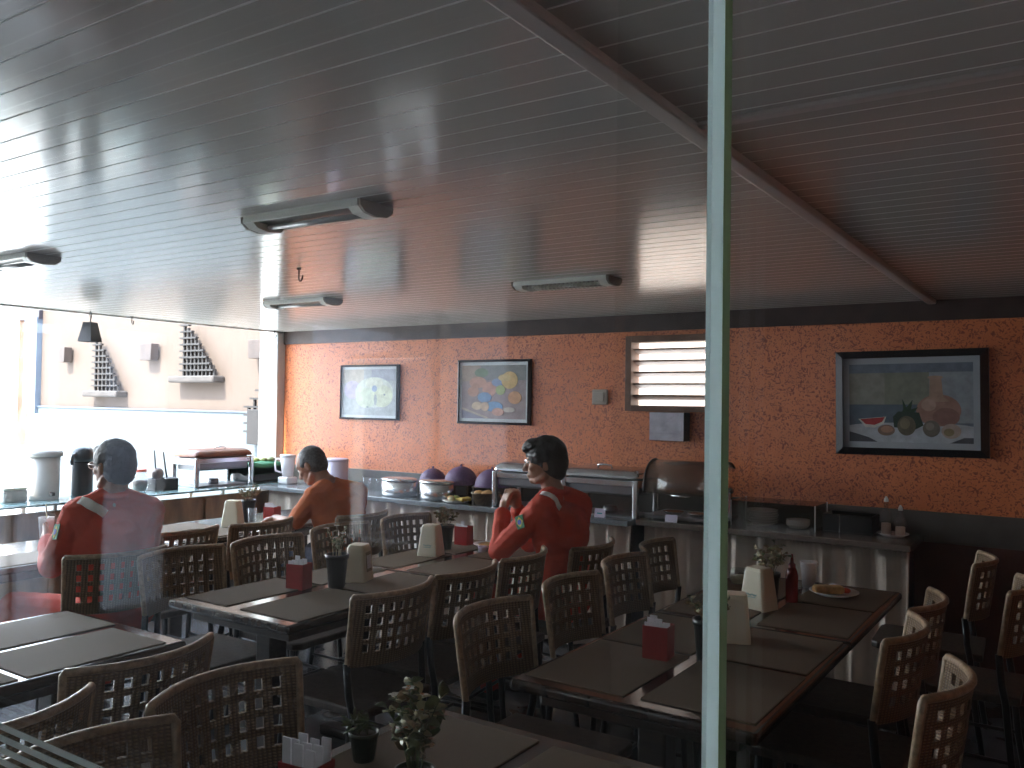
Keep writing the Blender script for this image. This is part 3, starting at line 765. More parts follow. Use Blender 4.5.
# translucent cup with a little drink
o = thing('plastic_cup', 'translucent plastic cup with rim beside the plate of food', 'cup', (-1.062, 4.085, MZ - 0.0035))
b = MB(); b.lathe([(0, 0.002), (0.026, 0.002), (0.0365, 0.116), (0.039, 0.117), (0.039, 0.121), (0.0355, 0.121), (0.0245, 0.005), (0, 0.005)], M['cup'], 24); b.obj('cup_body', o)
b = MB(); b.lathe([(0, 0.006), (0.024, 0.006), (0.027, 0.040), (0, 0.040)], M['water'], 20); b.obj('drink', o)
# plate with food
PXY = (-0.925, 3.985)
pz = 0.7545
def plate_obj(x, y, z, label, r=0.105, group=None, m='plate'):
    o = thing('plate', label, 'plate', (x, y, z), group=group)
    b = MB(); b.lathe([(0, 0.002), (r * 0.6, 0.002), (r * 0.66, 0.0), (r * 0.7, 0.002), (r, 0.016), (r, 0.019), (r * 0.68, 0.0065), (0, 0.006)], M[m], 32); b.obj('dish', o); return o
plate_obj(*PXY, pz, 'white plate of leftover food at the far end of the right-hand table row')
b = MB(); b.box((-0.066, -0.030, 0), (0.066, 0.030, 0.036), M['bread'], 0.015, seg=3)
tag(b.obj('bread_roll', loc=(PXY[0] - 0.02, PXY[1] - 0.02, pz + 0.0068), rotz=0.55), 'piece of golden bread on the plate of leftovers', 'bread')
b = MB(); t = bmesh.new(); bmesh.ops.create_icosphere(t, subdivisions=3, radius=0.02)
for v in t.verts: v.co *= 1 + 0.45 * noise.noise(v.co * 70)
zmin = min(v.co.z for v in t.verts)
for v in t.verts: v.co.z = max(v.co.z, -0.015)
b._merge(t, M['sachet'], False); tag(b.obj('crumpled_napkin', loc=(PXY[0] - 0.012, PXY[1] + 0.042, pz + 0.0225)), 'crumpled white napkin behind the bread on the plate of leftovers', 'napkin')
b = MB(); b.ball((0, 0, 0), (0.022, 0.018, 0.013), M['fruit_red']); tag(b.obj('tomato_piece', loc=(PXY[0] + 0.045, PXY[1] + 0.02, pz + 0.021)), 'reddish orange tomato piece on the plate of leftovers', 'food')
# sugar jar, clear
def clear_jar(x, y, z, label, r=0.045, h=0.07, fill='sachet', lid=None):
    o = thing('glass_jar', label, 'jar', (x, y, z))
    b = MB(); b.lathe([(0, 0.001), (r * 0.8, 0.001), (r, h * 0.3), (r, h * 0.75), (r * 0.75, h), (r * 0.70, h), (r * 0.95, h * 0.74), (r * 0.95, h * 0.32), (r * 0.76, 0.004), (0, 0.004)], M['clear'], 24); b.obj('glass', o)
    b = MB(); b.lathe([(0, 0.005), (r * 0.74, 0.005), (r * 0.92, h * 0.32), (r * 0.92, h * 0.55), (0, h * 0.6)], M[fill], 20); b.obj('contents', o)
    if lid: b = MB(); b.lathe([(r * 0.80, h), (r * 0.80, h + 0.018), (r * 0.7, h + 0.022), (0, h + 0.022)], M[lid], 20); b.obj('lid', o)
    return o
clear_jar(-1.345, 3.955, MZ, 'round clear sugar jar partly behind the glass edge, far on the right-hand table row', fill='leaf_pale')
# table in front of the man in orange: two tumblers
def tumbler(x, y, z, label, r=0.03, h=0.10, group=None):
    o = thing('glass_tumbler', label, 'glass', (x, y, z), group=group)
    b = MB(); b.lathe([(0, 0.001), (r * 0.85, 0.001), (r, h), (r * 0.93, h), (r * 0.78, 0.008), (0, 0.008)], M['clear'], 20); b.obj('glass', o); return o
tumbler(-4.655, 3.865, TZ, 'clear tumbler between the napkin dispenser and red box before the man in orange')
# cake plate by the man's elbow
plate_obj(-2.86, 4.07, MZ, 'pale plate with a thin flat cake near the elbow of the man with raised hands', 0.085)
b = MB(); b.lathe([(0, 0), (0.055, 0), (0.057, 0.008), (0.05, 0.012), (0, 0.012)], M['bread'], 24); tag(b.obj('flat_cake', loc=(-2.86, 4.07, MZ + 0.0068)), 'thin round cake on the pale plate far on the middle table row', 'cake')
b = MB(); b.lathe([(0, 0), (0.022, 0), (0.026, 0.03), (0.024, 0.03), (0.020, 0.003), (0, 0.003)], M['lavender'], 18); tag(b.obj('small_cup', loc=(-2.80, 3.93, MZ - 0.0035)), 'tiny lavender cup just left of the watch of the man in red', 'cup')

# ------------------------------------------------------------------ buffet things
def chafing(x, y, z, rz, label, lidm='steel', w=0.52, d=0.32, legh=0.16, lh=0.085):
    o = thing('chafing_dish', label, 'chafing dish', (x, y, z), rz)
    b = MB()
    for sx in (-1, 1):
        for sy in (-1, 1):
            b.box((sx * w/2 - 0.018, sy * d/2 - 0.014, 0), (sx * w/2 + 0.018, sy * d/2 + 0.014, legh + 0.05), M['steel'], 0.006)
        b.box((sx * w/2 - 0.016, -d/2, legh - 0.005), (sx * w/2 + 0.016, d/2, legh + 0.045), M['steel'], 0.004)
    for sy in (-1, 1): b.box((-w/2, sy * d/2 - 0.008, legh + 0.005), (w/2, sy * d/2 + 0.008, legh + 0.045), M['steel'], 0.005)
    b.obj('stand', o)
    b = MB(); b.box((-w/2 + 0.02, -d/2 + 0.012, legh - 0.055), (w/2 - 0.02, d/2 - 0.012, legh + 0.055), M['steel_dark'], 0.015); b.obj('water_pan', o)
    b = MB(); t = bmesh.new(); rings = []
    for k in range(8):
        a = k / 7 * PI / 2; sx = w/2 + 0.015 - 0.05 * (1 - math.cos(a)); sy = d/2 + 0.012 - 0.06 * (1 - math.cos(a)); zz = legh + 0.058 + lh * math.sin(a)
        c = 0.03
        pts = []
        for qx, qy, a0 in ((1, 1, 0), (-1, 1, 90), (-1, -1, 180), (1, -1, 270)):
            for q in range(4):
                aa = math.radians(a0 + q * 30); pts.append(t.verts.new((qx * (sx - c) + c * math.cos(aa), qy * (sy - c) + c * math.sin(aa), zz)))
        rings.append(pts)
    n = 16
    for A, B in zip(rings, rings[1:]):
        for k in range(n): t.faces.new((A[k], A[(k + 1) % n], B[(k + 1) % n], B[k]))
    t.faces.new(rings[0][::-1]); t.faces.new(rings[-1]); bmesh.ops.recalc_face_normals(t, faces=t.faces)
    b._merge(t, M[lidm], False); b.obj('lid', o)
    zl = legh + 0.058 + lh
    b = MB(); b.tube([(-0.05, -0.08, zl - 0.002), (-0.05, -0.085, zl + 0.018), (0, -0.088, zl + 0.022), (0.05, -0.085, zl + 0.018), (0.05, -0.08, zl - 0.002)], 0.006, M['steel'], 8); b.obj('lid_handle', o)
    b = MB(); b.lathe([(0, 0), (0.045, 0), (0.045, 0.05), (0.035, 0.055), (0, 0.055)], M['steel_dark'], 16); b.obj('burner', o)
    b = MB(); b.box((-w/2 + 0.02, -d/2 + 0.02, 0.0), (w/2 - 0.02, d/2 - 0.02, 0.012), M['steel_dark'], 0.003); b.obj('base_shelf', o)
    return o
chafing(-3.19, 5.13, BZ, 0.0, 'steel chafing dish left of the head of the man with raised hands', w=0.50, legh=0.195, lh=0.055)
chafing(-2.62, 5.13, BZ, 0.0, 'steel chafing dish right of the man with raised hands, beside the white card', legh=0.195, lh=0.055)
chafing(-6.08, 4.63, LZ, PI / 2, 'chafing dish with reddish brown lid on the left counter', 'copper', w=0.54, d=0.30, legh=0.19, lh=0.055)
# white card
o = thing('label_card', 'little white folded card before the right-hand steel chafing dish', 'card', (-2.585, 4.92, BZ), 0.1)
b = MB(); b.box((-0.035, -0.001, 0), (0.035, 0.001, 0.055), M['lavender'], M4=T(0, -0.014, 0.0006, rx=-0.25)); b.box((-0.035, -0.001, 0), (0.035, 0.001, 0.055), M['lavender'], M4=T(0, 0.014, 0.0006, rx=0.25)); b.obj('card_fold', o)
b = MB(); b.box((-0.018, -0.0018, 0.022), (0.018, -0.001, 0.030), M['teal'], M4=T(0, -0.014, 0, rx=-0.25)); b.obj('print', o)

# containers with a lid
def tub(x, y, z, label, r=0.13, h=0.13, m='lavender', top=None, squash=0.7):
    o = thing('food_container', label, 'food container', (x, y, z))
    b = MB(); b.lathe([(0, 0), (r * 0.93, 0), (r, 0.012), (r, h), (r * 0.96, h), (r * 0.92, 0.014), (0, 0.014)], M[m], 28, M4=Matrix.Diagonal((1, squash, 1, 1))); b.obj('tub', o)
    b = MB(); b.lathe([(0, h + 0.001), (r * 1.02, h + 0.001), (r * 1.03, h + 0.014), (r * 0.9, h + 0.022), (0, h + 0.024)], M[top or 'steel'], 28, M4=Matrix.Diagonal((1, squash, 1, 1))); b.obj('lid', o)
    return o
tub(-4.375, 5.03, BZ, 'shiny steel round food tub on the long buffet, left one', 0.155, 0.115, 'steel')
tub(-4.01, 5.03, BZ, 'shiny steel round food tub on the long buffet, right one, below a purple cover', 0.145, 0.12, 'steel')
# purple net food covers over platters
def net_cover(x, y, z, label, r=0.14, h=0.15):
    o = thing('food_cover', label, 'food cover', (x, y, z))
    b = MB(); prof = [(0, -0.0)]
    prof = [(r, 0.0), (r * 1.0, 0.004)] + [(r * math.cos(a), 0.004 + h * math.sin(a)) for a in [k * PI / 2 / 8 for k in range(1, 8)]] + [(0, h + 0.004)]
    b.lathe(prof + [(0, h)] + [((r - 0.004) * math.cos(a), h * math.sin(a) * 0.98) for a in [PI / 2 - k * PI / 2 / 8 for k in range(1, 8)]] + [(r - 0.005, 0)], M['purple_mesh'], 28); b.obj('net_dome', o)
    b = MB(); b.lathe([(r - 0.006, 0), (r + 0.006, 0), (r + 0.006, 0.006), (r - 0.006, 0.006), (r - 0.006, 0)], M['purple_mesh'], 28); b.obj('hoop', o)
    b = MB(); b.ball((0, 0, h + 0.012), 0.010, M['purple_mesh']); b.obj('knob', o)
    return o
def riser(x, y, label, h, w=0.26):
    o = thing('riser_shelf', label, 'riser', (x, y, BZ))
    b = MB(); b.box((-w/2, -0.09, h - 0.012), (w/2, 0.09, h), M['granite'], 0.003); b.obj('shelf', o)
    for s in (-1, 1): b = MB(); b.box((s * (w/2 - 0.012) - 0.01, -0.08, 0), (s * (w/2 - 0.012) + 0.01, 0.08, h - 0.012), M['granite'], 0.002); b.obj('support', o)
    return o
for x, lab in ((-4.24, 'left'), (-3.965, 'middle'), (-3.675, 'right')):
    riser(x, 5.27, 'dark riser on the long buffet under the %s purple net cover' % lab, 0.10)
net_cover(-4.24, 5.27, BZ + 0.10, 'purple net food cover, leftmost of three on the long buffet', 0.105, 0.10)
net_cover(-3.965, 5.27, BZ + 0.10, 'purple net food cover, middle of three on the long buffet', 0.13, 0.13)
net_cover(-3.675, 5.27, BZ + 0.10, 'purple net food cover, rightmost of three, left of a steel chafing dish', 0.13, 0.125)
# platters, basket, fruit
plate_obj(-3.77, 4.955, BZ, 'oval platter of pastries and bananas on the front edge of the long buffet', 0.10)
for k, (dx, dy, mm, r) in enumerate(((-0.055, 0.01, 'bread', 0.026), (-0.03, 0.04, 'fruit_grn', 0.026), (-0.02, -0.03, 'leaf_pale', 0.024))):
    b = MB(); b.ball((0, 0, 0), (r * 1.2, r, r * 0.8), M[mm])
    tag(b.obj('pastry', loc=(-3.77 + dx, 4.955 + dy, BZ + 0.0068 + r * 0.78)), ['golden pastry at the left of the platter on the long buffet', 'greenish fruit at the back of the platter on the long buffet', 'pale pastry at the front of the platter on the long buffet'][k], 'food')
for k in range(3):
    b = MB(); pts = [(0.075 * math.cos(a) , 0.075 * math.sin(a) - 0.06, 0) for a in [0.6 + q * 0.22 for q in range(9)]]
    b.tube(pts, [0.005, 0.011, 0.014, 0.0155, 0.016, 0.0155, 0.014, 0.010, 0.004], M['fruit_yel'], 8)
    tag(b.obj('banana', loc=(-3.715, 4.930 + 0.040 * k, BZ + 0.026), rotz=-0.5), 'ripe yellow banana on the buffet platter, %s of three' % ['front', 'middle', 'back'][k], 'banana', 'bananas on the buffet platter')
o = thing('bread_basket', 'wicker basket of rolls just left of the left steel chafing dish', 'basket', (-3.565, 5.03, BZ))
b = MB(); b.lathe([(0, 0), (0.075, 0), (0.10, 0.075), (0.106, 0.075), (0.106, 0.082), (0.096, 0.082), (0.07, 0.006), (0, 0.006)], M['rattan'], 24); b.obj('basket_body', o)
for k, (dx, dy) in enumerate(((-0.045, -0.02), (0.03, -0.03), (0.0, 0.035))):
    b = MB(); b.ball((0, 0, 0), (0.038, 0.032, 0.026), M['bread']); tag(b.obj('bread_roll', loc=(-3.565 + dx, 5.03 + dy, BZ + 0.072)), 'round bread roll in the wicker basket, %s' % ['at its left', 'at its right', 'at its back'][k], 'bread', 'rolls in the wicker basket')
# lavender bucket and row of glasses left
tub(-5.22, 5.20, BZ, 'lavender white bucket behind the shoulder of the man in orange', 0.10, 0.215, 'lavender', 'lavender', 1.0)
for k in range(6):
    tumbler(-4.88 + 0.075 * k, 5.20, BZ, 'clear glass %s in the row on the long buffet' % ['at the left end', 'second from the left', 'third from the left', 'third from the right', 'second from the right', 'at the right end'][k], group='glasses on the long buffet')

# roll-top display
o = thing('roll_top_display', 'roll-top food display with smoked hood, partly behind the glass edge', 'food display', (-2.06, 5.15, BR))
W2, D2 = 0.245, 0.17
b = MB(); b.box((-W2, -D2, 0.012), (W2, D2, 0.035), M['steel_dark'], 0.005)
for sx in (-1, 1):
    for sy in (-1, 1): b.box((sx * (W2 - 0.03) - 0.01, sy * (D2 - 0.03) - 0.01, 0), (sx * (W2 - 0.03) + 0.01, sy * (D2 - 0.03) + 0.01, 0.012), M['mat_black'])
b.obj('base_tray', o)
b = MB(); t = bmesh.new(); na = 14; R1, R2 = 0.205, 0.200
def hp(a, R): return (-0.02 - R * math.cos(a) * 0.80, 0.195 + R * math.sin(a) * 0.85)
ring = []
for k in range(na + 1):
    a = -0.15 + k / na * (PI * 0.75)
    ring.append((hp(a, R1), hp(a, R2)))
V = [[[t.verts.new((sx * W2, p[0], p[1])) for p in pr] for pr in ring] for sx in (-1, 1)]
for k in range(na):
    t.faces.new((V[0][k][0], V[1][k][0], V[1][k + 1][0], V[0][k + 1][0])); t.faces.new((V[0][k + 1][1], V[1][k + 1][1], V[1][k][1], V[0][k][1]))
    for s in (0, 1): t.faces.new((V[s][k][0], V[s][k + 1][0], V[s][k + 1][1], V[s][k][1]))
for k in (0, na): t.faces.new((V[0][k][0], V[1][k][0], V[1][k][1], V[0][k][1]))
bmesh.ops.recalc_face_normals(t, faces=t.faces)
b._merge(t, M['smoke'], True); b.obj('hood', o)
for sx in (-1, 1):
    b = MB(); b.tube([(sx * W2, p[0][0], p[0][1]) for p in ring], 0.008, M['mat_black'], 8); b.obj('hood_rim', o)
    b = MB(); b.box((sx * (W2 + 0.003) - 0.01, -0.015, 0.035), (sx * (W2 + 0.003) + 0.01, 0.015, 0.20), M['steel'], 0.004); b.ball((sx * (W2 + 0.006), 0, 0.20), 0.022, M['steel']); b.obj('hinge_support', o)
b = MB(); b.tube([(-0.05, -0.186, 0.165), (-0.05, -0.205, 0.165), (0.06, -0.205, 0.165), (0.06, -0.186, 0.165)], 0.005, M['steel'], 8); b.obj('hood_handle', o)
plate_obj(-2.155, 5.09, BR + 0.035, 'silver dish at the left inside the roll-top display', 0.065, m='steel')
plate_obj(-1.995, 5.07, BR + 0.035, 'silver dish at the right inside the roll-top display', 0.055, m='steel')
b = MB(); b.box((-0.04, -0.0012, 0), (0.04, 0.0012, 0.045), M['lavender'], M4=Euler((-0.3, 0, 0)).to_matrix().to_4x4()); tag(b.obj('label_card', loc=(-2.115, 4.955, BR + 0.001)), 'pale card leaning before the roll-top display', 'card')
# clear food cover with plates
o = thing('acrylic_cover', 'clear acrylic food cover over stacked plates on the dark buffet', 'food cover', (-1.54, 5.24, BR))
b = MB(); w, d, h, th = 0.50, 0.28, 0.145, 0.004
for a, c in (((-w/2, -d/2, 0), (w/2, -d/2 + th, h)), ((-w/2, d/2 - th, 0), (w/2, d/2, h)), ((-w/2, -d/2 + th, 0), (-w/2 + th, d/2 - th, h)), ((w/2 - th, -d/2 + th, 0), (w/2, d/2 - th, h)), ((-w/2, -d/2, h), (w/2, d/2, h + th))):
    b.box(a, c, M['acrylic'])
b.obj('cover_panels', o)
b = MB()
for sx in (-1, 1):
    for sy in (-1, 1): b.box((sx * (w/2 - .002) - 0.003, sy * (d/2 - .002) - 0.003, 0), (sx * (w/2 - .002) + 0.003, sy * (d/2 - .002) + 0.003, h + 0.005), M['cup'])
b.obj('edge_strips', o)
names6 = ['bottom', 'second', 'third', 'fourth', 'fifth', 'top']
for k in range(6): plate_obj(-1.64 + random.uniform(-.006, .006), 5.24, BR + 0.0005 + 0.0145 * k, 'white plate in the left stack under the acrylic cover, %s one' % names6[k], 0.095, 'plates under the acrylic cover')
def bowl(x, y, z, label, r=0.07):
    o = thing('bowl', label, 'bowl', (x, y, z), group='bowls under the acrylic cover')
    b = MB(); b.lathe([(0, 0), (r * 0.75, 0), (r * 0.95, 0.015), (r, 0.026), (r * 0.95, 0.026), (r * 0.88, 0.016), (r * 0.7, 0.005), (0, 0.005)], M['plate'], 28); b.obj('bowl_body', o)
for k in range(3): bowl(-1.425, 5.24, BR + 0.0005 + 0.0115 * k, 'white bowl in the right stack under the acrylic cover, %s one' % ['bottom', 'middle', 'top'][k])
# dark tray box with bright corner strip
o = thing('cutlery_tray', 'black cutlery tray at the right end of the dark buffet', 'tray', (-1.13, 5.27, BR))
b = MB(); w, d, h, th = 0.27, 0.20, 0.105, 0.008
b.box((-w/2, -d/2, 0), (w/2, d/2, th), M['mat_black'])
for a, c in (((-w/2, -d/2, th), (w/2, -d/2 + th, h)), ((-w/2, d/2 - th, th), (w/2, d/2, h)), ((-w/2, -d/2 + th, th), (-w/2 + th, d/2 - th, h)), ((w/2 - th, -d/2 + th, th), (w/2, d/2 - th, h)), ((-0.003, -d/2 + th, th), (0.003, d/2 - th, h - 0.02))):
    b.box(a, c, M['mat_black'], 0.002)
b.obj('tray_body', o)
b = MB(); b.box((-0.045, -d/2 - 0.003, 0.003), (-0.039, -d/2, h), M['steel']); b.obj('corner_strip', o)
# bottles on a plate at the right end
plate_obj(-0.90, 5.24, BR, 'pale plate under two oil bottles at the right end of the dark buffet', 0.085)
def cruet(x, y, z, label, r, h, tip):
    o = thing('oil_bottle', label, 'bottle', (x, y, z))
    b = MB(); b.lathe([(0, 0), (r, 0), (r, h * 0.62), (r * 0.4, h * 0.78), (r * 0.4, h), (0, h)], M['clear'], 18); b.obj('bottle_body', o)
    b = MB(); b.lathe([(0, 0.003), (r * 0.85, 0.003), (r * 0.85, h * 0.35), (0, h * 0.36)], M['water'], 16); b.obj('contents', o)
    b = MB(); b.lathe([(r * 0.42, h), (r * 0.42, h + 0.012), (r * 0.15, h + 0.03), (0, h + 0.031)], M[tip], 14); b.obj('cap', o)
cruet(-0.935, 5.235, BR + 0.0068, 'taller oil bottle with white tip at the right end of the dark buffet', 0.030, 0.185, 'plate')
cruet(-0.862, 5.245, BR + 0.0068, 'shorter clear bottle beside the white-tipped one on the dark buffet', 0.030, 0.14, 'cup')

# ------------------------------------------------------------------ left counter things
o = thing('drink_barrel', 'tall off-white drink barrel with lid on the left counter', 'barrel', (-6.08, 3.225, LZ))
b = MB(); b.lathe([(0, 0), (0.092, 0), (0.095, 0.01), (0.098, 0.30), (0, 0.30)], M['barrel'], 28); b.obj('barrel_body', o)
b = MB(); b.lathe([(0, 0.30), (0.112, 0.30), (0.114, 0.325), (0.10, 0.345), (0.05, 0.352), (0, 0.353)], M['barrel'], 28); b.obj('lid', o)
b = MB(); b.box((0.085, -0.012, 0.03), (0.125, 0.012, 0.055), M['mat_black'], 0.004); b.obj('tap', o)
o = thing('thermos', 'black pump thermos on the left counter beside the barrel', 'thermos', (-6.06, 3.485, LZ))
b = MB(); b.lathe([(0, 0), (0.072, 0), (0.074, 0.02), (0.074, 0.24), (0.068, 0.255), (0, 0.255)], M['thermos'], 26); b.obj('flask', o)
b = MB(); b.lathe([(0, 0.255), (0.078, 0.255), (0.082, 0.29), (0.072, 0.335), (0.045, 0.36), (0, 0.362)], M['thermos'], 26); b.obj('pump_lid', o)
b = MB(); b.tube([(0.03, -0.06, 0.315), (0.04, -0.095, 0.30), (0.045, -0.105, 0.255), (0.045, -0.100, 0.235)], 0.012, M['thermos'], 8); b.obj('spout', o)
b = MB(); b.tube([(-0.01, 0.07, 0.30), (-0.01, 0.10, 0.25), (-0.01, 0.10, 0.17), (-0.01, 0.07, 0.14)], 0.010, M['thermos'], 8); b.obj('handle', o)
b = MB(); b.box((-0.09, -0.08, 0), (0.09, 0.08, 0.085), M['barrel'], 0.012); o = b.obj('bread_box', loc=(-6.10, 3.00, LZ)); tag(o, 'low pale box left of the barrel on the left counter', 'box')
bb = MB(); bb.box((-0.092, -0.082, 0.085), (0.092, 0.082, 0.10), M['cream'], 0.006); bb.obj('lid', o)
clear_jar(-6.06, 3.945, LZ, 'glass jar of dark preserve with red lid, behind the red-clad man with the cup', 0.062, 0.15, 'jarfill', 'fruit_red')
o = thing('utensil_holder', 'dark utensil holder with ladles on the left counter', 'utensil holder', (-6.05, 4.13, LZ))
b = MB(); b.box((-0.07, -0.10, 0), (0.07, 0.10, 0.012), M['mat_black'], 0.003)
for sx in (-1, 1): b.box((sx * 0.066 - 0.004, -0.10, 0.012), (sx * 0.066 + 0.004, 0.10, 0.09), M['mat_black'], 0.002)
for sy in (-1, 1): b.box((-0.07, sy * 0.096 - 0.004, 0.012), (0.07, sy * 0.096 + 0.004, 0.09), M['mat_black'], 0.002)
b.obj('holder_body', o)
def ladle(x, y, label, top, bowlm, bowl_at, tilt):
    o = thing('ladle', label, 'ladle', (x, y, LZ + 0.012))
    b = MB(); b.tube([(0, 0, 0.03), (tilt[0] * .5, tilt[1] * .5, top * .5), (tilt[0], tilt[1], top)], 0.007, M['mat_black'], 8); b.obj('handle', o)
    b = MB(); b.ball((0.0, bowl_at[1], bowl_at[2]), (0.045, 0.05, 0.05), M[bowlm]); b.obj('bowl', o)
ladle(-6.05, 4.09, 'dark ladle with round reddish bowl in the utensil holder', 0.30, 'jarfill', (0, 0.0, 0.115), (0, -0.035))
ladle(-6.05, 4.185, 'black serving spoon leaning in the utensil holder beside the chafing dish', 0.285, 'mat_black', (0, 0.01, 0.04), (0, -0.05))
b = MB(); b.lathe([(0, 0), (0.03, 0), (0.05, 0.03), (0.055, 0.07), (0.05, 0.11), (0.03, 0.135), (0, 0.14)], M['leaf_pale'], 18); o = b.obj('gourd_jar', loc=(-6.12, 4.06 - 0.02, LZ))
bpy.data.objects.remove(o)
o = thing('cloth_basket', 'black basket draped with a green cloth at the far end of the left counter', 'basket', (-6.10, 5.115, LZ))
b = MB(); b.box((-0.14, -0.17, 0), (0.14, 0.17, 0.15), M['mat_black'], 0.02); b.obj('basket_body', o)
b = MB(); t = bmesh.new(); bmesh.ops.create_grid(t, x_segments=20, y_segments=20, size=0.5)
for v in t.verts:
    x, y = v.co.x, v.co.y; X, Y = x * 0.40, y * 0.46; e = max(0, abs(X) - 0.142); f = max(0, abs(Y) - 0.172)
    z = 0.165 + 0.018 * noise.noise(Vector((x * 4, y * 4, 0))) - (e + f) * 1.6
    v.co = Vector((max(-0.15, min(0.15, X)), max(-0.18, min(0.18, Y)), max(0.004, z)))
r = bmesh.ops.extrude_face_region(t, geom=t.faces[:]); bmesh.ops.translate(t, vec=(0, 0, 0.006), verts=[v for v in r['geom'] if isinstance(v, bmesh.types.BMVert)])
bmesh.ops.recalc_face_normals(t, faces=t.faces); b._merge(t, M['green_cloth'], True); b.obj('green_cloth', o)
for k in range(4):
    b = MB(); b.ball((0, 0, 0), (0.05, 0.045, 0.03), M['leaf']); b.obj('leafy_bunch', o, loc=(-0.05 + 0.03 * k, -0.09 + 0.065 * k, 0.185))
o = thing('blender_jug', 'clear blender jug standing behind the head of the man in orange', 'blender', (-5.72, 5.12, BZ))
b = MB(); b.box((-0.06, -0.06, 0), (0.06, 0.06, 0.06), M['plate'], 0.012); b.obj('motor_base', o)
b = MB(); b.lathe([(0, 0.062), (0.045, 0.062), (0.066, 0.23), (0.062, 0.23), (0.041, 0.066), (0, 0.066)], M['cup'], 24); b.obj('jug', o)
b = MB(); b.lathe([(0, 0.23), (0.068, 0.23), (0.066, 0.25), (0, 0.252)], M['plate'], 24); b.obj('lid', o)
b = MB(); b.tube([(-0.05, -0.03, 0.21), (-0.085, -0.055, 0.215), (-0.095, -0.06, 0.17), (-0.09, -0.055, 0.11), (-0.045, -0.03, 0.095)], 0.008, M['cup'], 8); b.obj('handle', o)

# ------------------------------------------------------------------ wall things
COLM = {}
def cm(c):
    if c not in COLM: COLM[c] = mat('paint_%02d' % len(COLM), c, 0.6, var=0.12, vscale=24)
    return COLM[c]
def ell(cx, cy, rx, ry, n=28, a0=0, a1=2 * PI): return [(cx + rx * math.cos(a0 + (a1 - a0) * k / n), cy + ry * math.sin(a0 + (a1 - a0) * k / n)) for k in range(n + (0 if abs(a1 - a0 - 2 * PI) < 1e-6 else 1))]
def painting(label, x0, x1, z0, z1, fwid, depth, mount, mw, shapes, tilt=0.0):
    o = thing('framed_painting', label, 'painting', ((x0 + x1) / 2, WY1, (z0 + z1) / 2)); o.rotation_euler = (0, tilt, 0)
    hx, hz = (x1 - x0) / 2, (z1 - z0) / 2
    b = MB()
    def mitre(pts, m):   # frame side as a profile: outer edge thin, raised inside
        t = bmesh.new(); vs = [t.verts.new(p) for p in pts]
        r = bmesh.ops.convex_hull(t, input=vs); b._merge(t, m)
    f = fwid
    for (ax, az), (bx, bz) in (((-hx, -hz), (hx, -hz)), ((hx, -hz), (hx, hz)), ((hx, hz), (-hx, hz)), ((-hx, hz), (-hx, -hz))):
        ia = (ax - math.copysign(f, ax), az - math.copysign(f, az)); ib = (bx - math.copysign(f, bx), bz - math.copysign(f, bz))
        pts = []
        for (px, pz), dd in (((ax, az), depth * 0.6), ((bx, bz), depth * 0.6), (ia, depth), (ib, depth)):
            pts += [(px, -0.001, pz), (px, -dd, pz)]
        mitre(pts, M['frame_black'])
    b.obj('frame', o)
    ix, iz = hx - f, hz - f
    b = MB(); b.box((-ix, -depth * 0.45, -iz), (ix, -0.001, iz), M[mount]); b.obj('mount', o)
    cx, cz = ix - mw, iz - mw
    b = MB(); y0 = depth * 0.45
    for k, (c, poly) in enumerate(shapes):
        pts = [(max(0.0, min(1.0, p[0])), max(0.0, min(1.0, p[1]))) for p in poly]
        P2 = [(-cx + 2 * cx * p[0], -cz + 2 * cz * p[1]) for p in pts]
        b.prism(P2, 0.0008 + 0.00022 * k, cm(c), M4=Matrix.Translation((0, -y0, 0)) @ Matrix.Rotation(PI / 2, 4, 'X'))
    b.obj('picture', o)
    return o
R_ = lambda a, b_, c, d: [(a, b_), (c, b_), (c, d), (a, d)]
def px3(x, y): return ((x - 158) / 590, 1 - (y - 180) / 370)
def e3(x, y, rx, ry): return ell(*px3(x, y), rx / 590, ry / 370)
